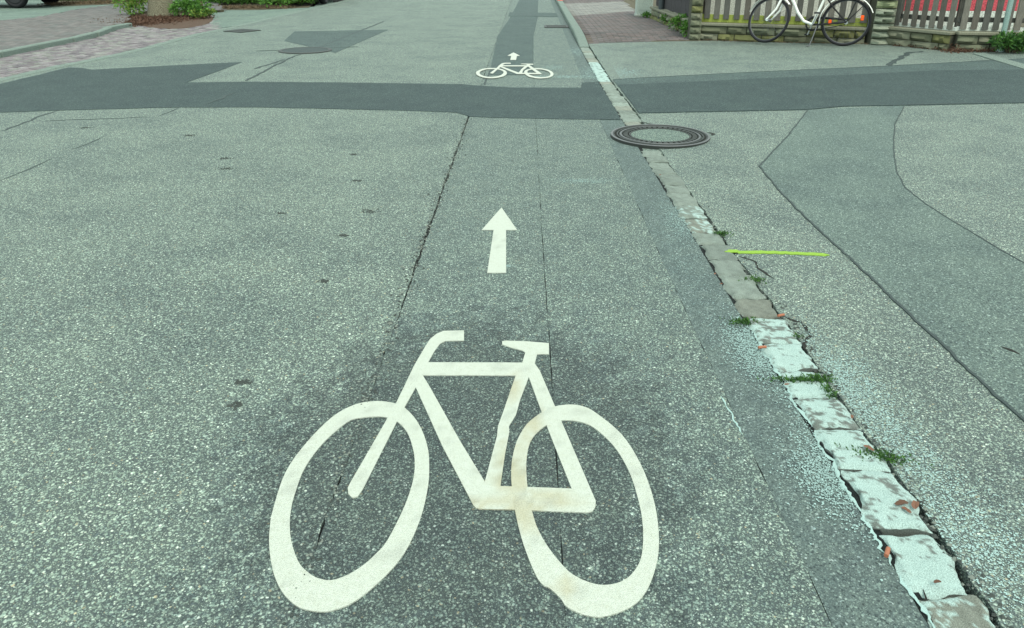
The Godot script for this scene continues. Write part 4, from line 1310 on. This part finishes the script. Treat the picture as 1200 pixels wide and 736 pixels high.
# ---------------------------------------------------------------- parked cars
func build_car(label: String, at: Vector3, turn: float) -> void:
	var c := base("parked_car", at, turn)
	tag(c, label, "car", "dark parked cars")
	# side outline, +x forward, cut out over the wheels; lofted across the width
	var low := PackedVector2Array()
	low.append(Vector2(-2.08, 0.32))
	low.append(Vector2(-1.68, 0.24))
	for k in 9: low.append(Vector2(-1.28 - cos(PI * k / 8.0) * 0.36, 0.28 + sin(PI * k / 8.0) * 0.38))
	for k in 9: low.append(Vector2(1.28 - cos(PI * k / 8.0) * 0.36, 0.28 + sin(PI * k / 8.0) * 0.38))
	low.append(Vector2(1.68, 0.24))
	for v in [Vector2(2.06, 0.30), Vector2(2.14, 0.48), Vector2(2.10, 0.68), Vector2(1.95, 0.80), Vector2(1.05, 0.94), Vector2(-1.60, 0.98), Vector2(-2.06, 0.92), Vector2(-2.12, 0.55)]: low.append(v)
	put("body", extrude(low, 0.86, 0.80), M.car_black, c)
	put("cabin", extrude(pts([-1.95, 0.965, -1.62, 1.34, -1.0, 1.46, 0.05, 1.46, 0.42, 1.36, 1.1, 0.925]), 0.70, 0.58), M.car_black, c)
	for s in [-1.0, 1.0]:
		var w := put("side_window", extrude(pts([-1.6, 1.0, -1.42, 1.32, -0.95, 1.41, 0.0, 1.41, 0.32, 1.33, 0.85, 1.0]), 0.012, 0.012), M.car_glass, c, Vector3(0, 0, s * 0.695))
		w.rotation.x = -s * 0.0
		put("sill_trim", bevel_box(1.75, 0.035, 0.02, 0.004), M.car_trim, c, Vector3(0, 0.235, s * 0.862))
		put("mirror", bevel_box(0.12, 0.1, 0.16, 0.03), M.car_black, c, Vector3(0.72, 0.98, s * 0.87))
		put("door_handle", bevel_box(0.16, 0.025, 0.025, 0.008), M.car_trim, c, Vector3(-0.25, 0.80, s * 0.862))
		put("headlight", bevel_box(0.06, 0.13, 0.34, 0.02), M.car_trim, c, Vector3(2.075, 0.58, s * 0.58))
		put("tail_light", bevel_box(0.06, 0.16, 0.26, 0.02), M.red_plastic, c, Vector3(-2.09, 0.68, s * 0.60))
		for x in [-1.28, 1.28]:
			var tm := TorusMesh.new()
			tm.inner_radius = 0.19
			tm.outer_radius = 0.315
			var w2 := Node3D.new()
			w2.name = "wheel"
			w2.position = Vector3(x, 0.315, s * 0.74)
			c.add_child(w2, true)
			var ty := put("tyre", tm, M.rubber, w2, Vector3.ZERO, Vector3(PI / 2, 0, 0))
			ty.scale = Vector3(1, 1.6, 1)
			put("rim", lathe([[0.22, -0.05], [0.215, 0.05], [0.18, 0.055], [0.06, 0.03], [0.0, 0.035]], 24), M.black_plastic, w2, Vector3(0, 0, s * 0.03), Vector3(s * PI / 2, 0, 0))
	put("windscreen", slab([Vector3(1.1, 0.95, -0.62), Vector3(1.1, 0.95, 0.62), Vector3(0.44, 1.375, 0.52), Vector3(0.44, 1.375, -0.52)], 0.012), M.car_glass, c)
	put("underbody", bevel_box(3.6, 0.1, 1.3, 0.02), M.black_plastic, c, Vector3(0, 0.2, 0))

func slab(q: Array, t: float) -> ArrayMesh:
	var st := new_st()
	var n: Vector3 = (q[2] - q[0]).cross(q[1] - q[0]).normalized()
	if n.y < 0: n = -n
	var u: Array = []
	for v in q: u.append(v + n * t)
	tri(st, u[0], u[1], u[2], n)
	tri(st, u[0], u[2], u[3], n)
	for k in 4: quad(st, q[k], q[(k + 1) % 4], u[(k + 1) % 4], u[k])
	return st.commit()

func extrude(outline: PackedVector2Array, half: float, half_top: float) -> ArrayMesh:
	var st := new_st()
	var lo := 1e9
	var hi := -1e9
	for v in outline:
		lo = minf(lo, v.y)
		hi = maxf(hi, v.y)
	var wd := func(y: float) -> float: return lerpf(half, half_top, smoothstep(0.3, 1.0, (y - lo) / (hi - lo)))
	var ix := Geometry2D.triangulate_polygon(outline)
	for s in [-1.0, 1.0]:
		for i in range(0, ix.size(), 3):
			var v: Array = []
			for j in 3:
				var q: Vector2 = outline[ix[i + j]]
				v.append(Vector3(q.x, q.y, s * wd.call(q.y)))
			tri(st, v[0], v[1], v[2], Vector3(0, 0.1, s).normalized())
	for i in outline.size():
		var a := outline[i]
		var b := outline[(i + 1) % outline.size()]
		var ha: float = wd.call(a.y)
		var hb: float = wd.call(b.y)
		quad(st, Vector3(a.x, a.y, -ha), Vector3(b.x, b.y, -hb), Vector3(b.x, b.y, hb), Vector3(a.x, a.y, ha))
	return st.commit()

# ---------------------------------------------------------------- data, in metres on the ground
const GPL_GUTTER_IN := [-7.464, 3.000, -6.464, -5.964, -6.372, -9.054, -6.350, -9.784, -6.322, -10.375, -6.241, -10.809, -6.178, -11.577, -6.147, -12.573, -6.187, -13.743, -6.200, -15.055, -6.072, -16.430, -6.036, -18.309, -5.991, -20.650, -5.871, -24.483, -5.875, -28.762, -4.375, -70.000]
const GPL_GUTTER_ROW := [-6.554, -5.967, -6.462, -9.057, -6.440, -9.787, -6.412, -10.385, -6.331, -10.820, -6.268, -11.582, -6.237, -12.573, -6.277, -13.741, -6.290, -15.058, -6.162, -16.435, -6.126, -18.311, -6.081, -20.653, -5.961, -24.484, -5.965, -28.762]
const ROAD_PATCHES := [["asphalt_dark", [-5.432, -7.133, -5.143, -7.202, -4.694, -7.296, -4.149, -7.394, -3.507, -7.496, -2.733, -7.511, -1.852, -7.440, -1.159, -7.367, -0.688, -7.291, -0.540, -7.089, -0.344, -7.054, 0.019, -7.022, 0.499, -6.992, 0.872, -6.980, 0.883, -7.451, 0.869, -8.266, 0.857, -9.200, 0.647, -9.131, 0.622, -8.763, -0.146, -8.748, -0.508, -8.860, -0.787, -8.977, -2.232, -9.074, -3.412, -9.114, -4.097, -9.036, -4.069, -10.097, -4.076, -10.853, -4.931, -10.487, -5.808, -10.062, -6.010, -10.217, -6.229, -10.254, -6.239, -9.603, -6.268, -8.898, -6.284, -8.338], 0.0040, 101],
	["asphalt_mid", [-4.312, -13.640, -4.626, -15.343, -2.826, -15.735, -2.996, -11.956], 0.0040, 102],
	["asphalt_mid", [-0.211, -29.477, 0.393, -29.489, 0.240, -19.068, 0.107, -14.458, 0.081, -10.340, 0.077, -9.730, -0.489, -9.718, -0.496, -10.328, -0.561, -14.445, -0.433, -18.545], 0.0040, 103],
	["asphalt_mid", [-0.481, -20.608, 0.740, -20.332, 0.738, -19.078, -0.473, -19.319], 0.0080, 104]]
const ROAD_SEAMS := [[[-4.600, -6.384, -4.597, -6.738, -4.652, -7.087, -4.635, -7.297], 0.030, 1, 0.0020],
	[[-4.486, -6.815, -4.266, -6.877, -3.833, -6.944, -3.614, -7.028], 0.022, 2, 0.0020],
	[[-3.527, -7.070, -3.494, -7.235, -3.507, -7.496], 0.020, 3, 0.0020],
	[[-3.604, -5.761, -3.578, -5.962, -3.588, -6.208], 0.010, 4, 0.0020],
	[[-3.435, -9.178, -3.521, -11.332, -3.405, -13.658, -3.278, -17.771], 0.030, 5, 0.0050],
	[[-3.664, -10.184, -3.551, -11.139], 0.035, 6, 0.0040],
	[[-3.279, -7.684, -3.255, -8.344], 0.030, 7, 0.0065],
	[[-0.511, -8.921, -0.489, -10.169], 0.020, 8, 0.0030],
	[[-3.599, -4.874, -3.585, -5.134, -3.600, -5.469], 0.010, 9, 0.0020],
	[[-4.308, -12.148, -2.806, -12.761], 0.020, 10, 0.0060]]
const ROAD_PITS := [[-2.295, -5.495, 0.022], [-2.173, -5.208, 0.030], [-0.944, -4.272, 0.025], [-1.161, -4.923, 0.014], [-1.341, -5.644, 0.014], [-1.009, -3.860, 0.012], [-1.023, -2.338, 0.011], [-0.993, -2.190, 0.012], [-0.955, -3.237, 0.010], [-1.464, -4.230, 0.008], [-2.877, -6.254, 0.020], [-3.931, -6.535, 0.020]]
const RIGHT_PATCHES := [["asphalt_mid", [1.088, -7.284, 1.509, -7.291, 2.724, -7.319, 3.129, -7.458, 3.708, -7.453, 4.881, -7.486, 5.637, -7.510, 7.957, -10.843, 5.999, -10.396, 4.621, -10.081, 3.072, -9.809, 1.945, -9.579, 1.050, -9.368], 0.0040, 111],
	["asphalt_dark", [1.088, -7.284, 1.509, -7.291, 2.724, -7.319, 3.129, -7.458, 3.708, -7.453, 4.881, -7.486, 5.637, -7.510, 7.153, -9.689, 6.151, -9.589, 5.134, -9.638, 3.992, -9.416, 2.912, -9.266, 1.846, -9.058, 1.066, -8.952], 0.0080, 112],
	["asphalt_smooth", [2.724, -7.319, 2.179, -6.228, 1.685, -5.310, 1.640, -4.743, 1.632, -4.259, 1.631, -3.869, 1.640, -3.406, 1.639, -3.023, 1.644, -2.722, 1.642, -2.487, 1.642, -2.284, 1.646, -2.130, 1.653, -1.456, 2.495, -2.500, 2.449, -3.460, 2.437, -3.654, 2.429, -3.964, 2.425, -4.389, 2.454, -4.706, 2.588, -5.149, 2.862, -5.801, 3.220, -6.586, 3.708, -7.453], 0.0030, 113]]
const RIGHT_SEAMS := [[[2.724, -7.319, 2.179, -6.228, 1.685, -5.310, 1.640, -4.743, 1.632, -4.259, 1.631, -3.869, 1.640, -3.406, 1.639, -3.023, 1.644, -2.722, 1.642, -2.487, 1.642, -2.284, 1.646, -2.130, 1.653, -1.456], 0.011, 21, 0.0050],
	[[3.708, -7.453, 3.220, -6.586, 2.862, -5.801, 2.588, -5.149, 2.454, -4.706, 2.425, -4.389, 2.429, -3.964, 2.437, -3.654, 2.449, -3.460, 2.495, -2.500], 0.008, 22, 0.0050],
	[[4.727, -10.147, 5.215, -10.855, 5.600, -11.378, 5.865, -11.544], 0.070, 23, 0.0040],
	[[1.050, -9.368, 1.945, -9.579, 3.072, -9.809, 4.621, -10.081, 5.999, -10.396, 7.957, -10.843], 0.014, 24, 0.0065],
	[[3.702, -7.476, 4.396, -7.505], 0.030, 25, 0.0090]]
const RIGHT_CRACKS := [[[1.087, -3.588, 1.154, -3.534, 1.156, -3.419, 1.185, -3.310], 0.010, 31, 0.0015],
	[[1.099, -2.917, 1.167, -2.859, 1.167, -2.798, 1.166, -2.753, 1.134, -2.681, 1.101, -2.605], 0.012, 32, 0.0015],
	[[1.855, -2.627, 1.871, -2.593, 1.894, -2.567], 0.035, 33, 0.0042],
	[[1.565, -6.430, 1.579, -6.299], 0.030, 34, 0.0020],
	[[1.057, -6.889, 1.174, -6.735, 1.202, -6.626], 0.020, 35, 0.0020],
	[[1.866, -2.748, 1.875, -2.733], 0.020, 36, 0.0042],
	[[0.979, -1.428, 0.964, -1.370, 0.950, -1.312], 0.008, 37, 0.0010]]
const EDGING := [6.357, -11.120, 6.541, -11.191, 6.231, -8.364, 5.953, -7.963]
const SYMBOL := [[[-0.528, -2.220, -0.472, -2.216, -0.420, -2.191, -0.372, -2.129, -0.336, -2.057, -0.309, -1.978, -0.293, -1.904, -0.281, -1.785, -0.285, -1.644, -0.309, -1.518, -0.349, -1.432, -0.398, -1.365, -0.433, -1.339, -0.466, -1.327, -0.507, -1.330, -0.541, -1.343, -0.578, -1.374, -0.609, -1.413, -0.640, -1.468, -0.670, -1.541, -0.688, -1.603, -0.701, -1.669, -0.715, -1.834, -0.692, -1.982, -0.645, -2.123, -0.589, -2.195], true],
	[[0.149, -2.213, 0.199, -2.203, 0.239, -2.166, 0.312, -2.047, 0.353, -1.896, 0.368, -1.743, 0.362, -1.608, 0.341, -1.502, 0.300, -1.405, 0.252, -1.353, 0.189, -1.326, 0.155, -1.327, 0.125, -1.338, 0.101, -1.355, 0.090, -1.377, 0.064, -1.408, 0.048, -1.418, 0.029, -1.453, -0.001, -1.554, -0.023, -1.666, -0.037, -1.790, -0.039, -1.888, -0.030, -1.973, -0.014, -2.040, 0.017, -2.112, 0.082, -2.188], true],
	[[-0.476, -1.730, -0.489, -1.724, -0.505, -1.740, -0.513, -1.766, -0.511, -1.788, -0.445, -2.209, -0.428, -2.370, -0.419, -2.461, -0.396, -2.608, -0.384, -2.672, -0.363, -2.719, -0.337, -2.745, -0.253, -2.751, -0.246, -2.664, -0.321, -2.659, -0.340, -2.634, -0.355, -2.575, -0.372, -2.468, -0.381, -2.371, -0.400, -2.258, -0.419, -2.140, -0.468, -1.763], false],
	[[-0.384, -2.487, -0.378, -2.490, 0.034, -2.495, 0.044, -2.452, 0.033, -2.400, -0.209, -2.398, -0.389, -2.394], false],
	[[-0.402, -2.341, -0.379, -2.400, -0.340, -2.314, -0.207, -2.002, -0.110, -1.789, -0.104, -1.780, -0.132, -1.686, -0.143, -1.701, -0.258, -1.968], false],
	[[-0.114, -1.785, -0.040, -1.783, 0.136, -1.777, 0.203, -1.726, 0.200, -1.701, 0.190, -1.682, 0.175, -1.677, 0.081, -1.680, -0.026, -1.685, -0.127, -1.686, -0.139, -1.698], false],
	[[-0.034, -2.407, 0.017, -2.408, -0.017, -2.238, -0.030, -2.148, -0.052, -2.082, -0.050, -2.051, -0.061, -1.929, -0.070, -1.780, -0.119, -1.779, -0.101, -1.928, -0.089, -2.027, -0.088, -2.081, -0.074, -2.160], false],
	[[0.010, -2.408, 0.034, -2.495, 0.054, -2.439, 0.098, -2.227, 0.166, -1.903, 0.203, -1.726, 0.195, -1.691, 0.139, -1.771, 0.136, -1.784, 0.079, -2.054], false],
	[[-0.093, -2.660, -0.079, -2.667, 0.009, -2.662, 0.094, -2.649, 0.092, -2.561, 0.046, -2.560, 0.035, -2.482, -0.013, -2.481, -0.000, -2.572, -0.010, -2.586, -0.061, -2.612, -0.092, -2.635], false]]
const SYMBOL_HOLES := [[-0.510, -2.126, -0.474, -2.127, -0.431, -2.108, -0.383, -2.045, -0.350, -1.956, -0.334, -1.882, -0.328, -1.803, -0.336, -1.694, -0.361, -1.562, -0.385, -1.508, -0.410, -1.470, -0.441, -1.440, -0.474, -1.423, -0.505, -1.426, -0.531, -1.439, -0.563, -1.466, -0.586, -1.498, -0.613, -1.549, -0.634, -1.604, -0.649, -1.662, -0.659, -1.732, -0.663, -1.855, -0.638, -1.983, -0.588, -2.095, -0.551, -2.118],
	[0.151, -2.119, 0.195, -2.106, 0.234, -2.069, 0.284, -1.975, 0.315, -1.851, 0.325, -1.716, 0.322, -1.623, 0.310, -1.545, 0.294, -1.494, 0.265, -1.451, 0.236, -1.430, 0.209, -1.422, 0.183, -1.422, 0.157, -1.431, 0.132, -1.446, 0.107, -1.471, 0.066, -1.540, 0.033, -1.626, 0.014, -1.736, 0.007, -1.820, 0.006, -1.899, 0.013, -1.974, 0.030, -2.030, 0.066, -2.084, 0.108, -2.114]]
const SYM_BOX := [-0.715, -2.751, 0.368, -1.326]
const ARROW := [-0.152, -4.359, -0.051, -3.961, -0.113, -3.960, -0.096, -3.353, -0.188, -3.351, -0.183, -3.958, -0.250, -3.957]
const ARROW_FAR := [-0.217, -11.980, -0.117, -11.598, -0.160, -11.557, -0.164, -11.114, -0.248, -11.112, -0.244, -11.555, -0.300, -11.594]
const SPRAY := [1.029, -3.635, 1.125, -3.649, 1.298, -3.641, 1.464, -3.612, 1.552, -3.592]
const PAINT_STAINS := [[-0.037, -1.825, 0.09, 0.30], [0.020, -2.085, 0.07, 0.20], [-0.005, -1.679, 0.10, 0.14], [0.097, -1.410, 0.05, 0.05], [0.075, -1.734, 0.12, 0.07], [-0.131, -1.712, 0.05, 0.05], [-0.047, -2.318, 0.05, 0.15]]
const COVER_FAR_X := -3.538
const COVER_FAR_Z := -12.220
const GULLIES := [[0.605, -16.466, 0.00, "dark drain grate in the gutter beside the raised kerb"], [-5.690, -15.409, -0.50, "dark drain grate in the gutter near the street tree"]]
const WA0 := Vector2(3.005, -13.582)
const WA1 := Vector2(5.464, -12.683)
const WB0 := Vector2(5.793, -12.510)
const WB1 := Vector2(6.316, -11.597)
const WC1 := Vector2(7.515, -11.368)
const WD0 := Vector2(2.958, -13.805)
const WD1 := Vector2(2.854, -17.469)
const RP_RED := [1.032, -13.262, 1.966, -13.379, 2.760, -13.407, 2.904, -13.690, 2.807, -15.955, 2.817, -17.707, 2.662, -19.588, 1.050, -18.350, 1.036, -14.502]
const RP_PALE := [1.050, -18.350, 2.662, -19.588, 2.818, -23.447, 1.066, -22.948]
const RP_RED2 := [1.066, -22.948, 2.818, -23.447, 3.183, -28.663, 1.202, -29.136]
const RP_ALL := [1.027, -13.350, 3.200, -13.350, 3.250, -14.300, 3.200, -40.000, 1.121, -40.000]
const GARDEN := [3.158, -14.420, 16.000, -14.420, 16.000, -40.000, 3.154, -40.000]
const LP_KERB := [-7.772, -7.310, -7.897, -11.381, -7.939, -12.396, -7.953, -13.454, -8.120, -14.611, -8.381, -15.585, -8.375, -16.380]
const LP_WALK := [-7.842, -7.308, -7.967, -11.378, -8.009, -12.394, -8.023, -13.448, -8.188, -14.597, -8.450, -15.575, -8.825, -17.020, -9.737, -19.000, -9.744, -20.178, -8.262, -20.208, -8.005, -20.530, -9.531, -23.852, -11.279, -24.711, -11.589, -23.387, -11.869, -22.193, -11.867, -20.453, -11.331, -17.916, -11.601, -16.964, -11.698, -14.623, -11.832, -11.407]
const LP_BAY := [-7.702, -7.312, -7.827, -11.383, -7.869, -12.398, -7.883, -13.460, -8.051, -14.625, -8.312, -15.595, -9.473, -18.363, -10.656, -21.194, -8.797, -21.231, -7.144, -17.926, -6.305, -15.849, -6.257, -16.440, -6.385, -15.062, -6.372, -13.739, -6.332, -12.572, -6.363, -11.587, -6.425, -10.831, -6.506, -10.395, -6.535, -9.791, -6.557, -9.060, -6.649, -5.970]
const LP_FORE := [-11.832, -11.407, -11.698, -14.623, -11.601, -16.964, -11.331, -17.916, -11.867, -20.453, -11.869, -22.193, -11.589, -23.387, -13.194, -24.217, -14.272, -23.333, -19.978, -33.236, -33.207, -32.970]
const LP_TREE_ASPHALT := [-6.257, -16.440, -6.445, -15.846, -7.592, -18.401, -8.393, -20.916, -7.572, -21.759, -6.192, -22.679, -7.425, -29.332, -6.056, -24.486, -6.176, -20.655, -6.221, -18.313]
const PIT := [-7.451, -18.404, -7.194, -17.668, -7.037, -17.030, -6.977, -16.515, -7.009, -16.139, -7.126, -15.909, -7.319, -15.828, -7.581, -15.899, -7.900, -16.121, -8.265, -16.490, -8.662, -16.997, -9.072, -17.630, -9.473, -18.363, -9.836, -19.160, -10.128, -19.966, -10.315, -20.715, -10.368, -21.329, -10.271, -21.736, -10.026, -21.882, -9.655, -21.748, -9.199, -21.352, -8.708, -20.747, -8.228, -20.004, -7.800, -19.201]
const TREE_X := -8.875
const TREE_Z := -18.885
const STAKE_X := -7.920
const STAKE_Z := -18.904
const CPOST_X := -8.970
const CPOST_Z := -20.590
const SIGN_X := 6.853
const SIGN_Z := -11.336
const POST_X := 2.804
const POST_Z := -16.571
const BOX_X := 2.643
const BOX_Z := -17.964
const BIKE_X := 4.984
const BIKE_Z := -12.341
const BIKE_TURN := -0.3559
const STEER := -0.55
const STRIPS := [[[-13.139, -21.438, -11.393, -22.981, -13.036, -26.674, -16.233, -26.610], [[-13.521, -22.160, -11.666, -23.385, 0.18, 0.010]], "brown leaf litter at the edge of the far left planting bed", 1, "low green ground cover in the far left planting bed", [[-14.624, -24.189, -12.357, -24.689, 0.20, 0.050]], 1500, 0.07],
	[[-8.727, -21.232, -7.402, -21.259, -6.241, -22.312, -7.742, -29.325, -11.408, -28.073], [[-8.948, -21.904, -6.912, -21.945, 0.20, 0.010]], "tan leaf litter at the edge of the bed behind the street tree", 2, "low green ground cover in the bed behind the street tree", [[-9.780, -24.191, -7.035, -24.246, 0.35, 0.080]], 3600, 0.0]]
const BED_SHRUBS := [[-6.889, -22.293, 0.75, 0.42, "bright green shrub in the far bed by the dark car", 261],
	[-9.111, -23.437, 0.70, 0.35, "yellow green shrub in the far bed just right of the stake", 262],
	[-8.387, -23.875, 0.80, 0.40, "low green shrub in the middle of the far bed", 263],
	[-6.696, -23.076, 0.50, 0.35, "small pale green shrub at the road end of the far bed", 264],
	[-12.401, -24.233, 0.50, 0.40, "dark green shrub behind the left of the street tree", 265],
	[-14.512, -24.646, 0.60, 0.40, "dark shrub in the bed near the forecourt", 266]]
const CORNER_PLANTS := [[2.825, -15.760, 0.16, 0.22, 260, "small leafy plant at the foot of the plank fence wall"],
	[2.791, -14.383, 0.20, 0.30, 380, "leafy plant climbing the wall beside the fence corner"],
	[2.832, -13.782, 0.16, 0.34, 340, "upright yellow green plant at the fence corner"],
	[2.631, -17.481, 0.12, 0.10, 160, "yellowish grass tuft at the foot of the utility pillar"]]
const LEAVES := [[0.934, -2.335, 0.030, 0.4, 0, "dry orange leaf scrap at the kerb edge beside the weed row"],
	[1.085, -2.137, 0.030, 1.2, 0, "small dry pinkish leaf at the far side of the painted kerb"],
	[1.070, -1.967, 0.050, 2.2, 0, "curled dry leaf lying on the green weed tuft"],
	[1.054, -1.714, 0.060, 0.3, 1, "brown dry leaf, left one of the pair in the kerb gap"],
	[1.089, -1.708, 0.055, 1.0, 0, "brown dry leaf, right one of the pair in the kerb gap"],
	[1.056, -1.687, 0.040, 2.0, 0, "small leaf scrap just below the leaf pair in the kerb gap"],
	[0.908, -3.328, 0.030, 0.9, 0, "tiny dry leaf at the road side of the kerb beside the sprayed line"],
	[0.909, -3.208, 0.025, 0.2, 0, "tiny dry leaf at the road side of the kerb below the sprayed line"],
	[0.928, -5.050, 0.030, 0.5, 0, "tiny dry leaf at the kerb just below the manhole cover"],
	[1.012, -1.432, 0.030, 0.3, 1, "small brown leaf scrap in the nearest kerb joint"]]
const BUTTS := [[0.937, -1.535, 1.0, 0.006, "orange cigarette butt on the painted joint nearest the camera"],
	[1.084, -2.886, 0.4, 0.012, "orange cigarette butt at the driveway side of the kerb"],
	[0.923, -2.602, 0.2, 0.014, "whitened orange cigarette butt on the first painted kerb stone"]]
const TUFTS := [[1.080, -3.910, 0.040, 0.030, 0.030, 90, 0.022, "small green weed tuft on the kerb above the sprayed line", 0.0],
	[1.083, -3.280, 0.050, 0.030, 0.030, 110, 0.022, "small green weed tuft on the kerb below the sprayed line", 0.0],
	[0.918, -2.843, 0.060, 0.030, 0.030, 120, 0.022, "green weed tuft at the road side of the last bare kerb stone", 0.0],
	[0.974, -2.382, 0.100, 0.015, 0.030, 130, 0.022, "row of green weeds in the joint between two painted kerb stones", 0.0],
	[1.063, -2.390, 0.050, 0.030, 0.035, 120, 0.022, "dark green weed clump at the driveway end of the weed row", 0.0],
	[1.074, -2.304, 0.020, 0.050, 0.030, 60, 0.020, "thin green weeds in the driveway gap beside the painted kerb", 0.0],
	[1.087, -1.946, 0.085, 0.030, 0.030, 230, 0.020, "broad green weed tuft under the curled dry leaf", -0.3],
	[1.106, -2.725, 0.020, 0.020, 0.020, 30, 0.018, "tiny yellow green weed beside the cracked driveway edge", 0.0]]
const CAR_A := Vector3(-14.949, 0.073, -21.573)
const CAR_A_TURN := 0.0
const CAR_B := Vector3(-6.909, 0.006, -25.151)
const CAR_B_TURN := 1.544

func _ready() -> void:
	var cam := Camera3D.new()
	cam.name = "camera"
	cam.projection = Camera3D.PROJECTION_FRUSTUM
	cam.near = 0.1
	cam.far = 600.0
	cam.size = 2.0 * 0.1 * 368.0 / 880.0
	cam.frustum_offset = Vector2(0, -0.1 * 78.0 / 880.0)
	cam.position = Vector3(0, 1.45, 0)
	cam.rotation_degrees = Vector3(-21.4074, 1.1516, 0)
	add_child(cam)
	cam.current = true
	var env := Environment.new()
	env.background_mode = Environment.BG_SKY
	var sky := Sky.new()
	var sm := ProceduralSkyMaterial.new()
	sm.sky_top_color = Color(0.80, 0.865, 0.865)
	sm.sky_horizon_color = Color(0.83, 0.88, 0.865)
	sm.sky_curve = 0.2
	sm.ground_horizon_color = Color(0.45, 0.47, 0.45)
	sm.ground_bottom_color = Color(0.3, 0.3, 0.28)
	sm.sun_angle_max = 40.0
	sky.sky_material = sm
	env.sky = sky
	env.tonemap_mode = Environment.TONE_MAPPER_LINEAR
	env.tonemap_exposure = 2.2
	env.sdfgi_enabled = true
	env.ssao_enabled = true
	env.ssil_enabled = true
	var we := WorldEnvironment.new()
	we.environment = env
	add_child(we)
	var sun := DirectionalLight3D.new()
	sun.name = "sun"
	sun.light_energy = 0.4
	sun.light_color = Color(1.0, 0.98, 0.94)
	sun.light_angular_distance = 25.0
	sun.shadow_enabled = true
	sun.rotation_degrees = Vector3(-58, 22, 0)
	add_child(sun)
	nz.seed = 3
	nz.frequency = 0.05
	nz.fractal_octaves = 2
	make_materials()
	build_ground()
	build_road()
	build_driveway()
	build_kerb()
	build_pavements()
	build_markings()
	build_overspray()
	build_chips()
	build_manhole()
	build_small_covers()
	build_walls()
	build_street_furniture()
	build_bicycle()
	build_plants()
	build_litter()
	build_car("black parked car at the upper left edge, its dark wheel by the forecourt", CAR_A, CAR_A_TURN)
	build_car("dark parked car beyond the shrubs at the far left of the road", CAR_B, CAR_B_TURN)
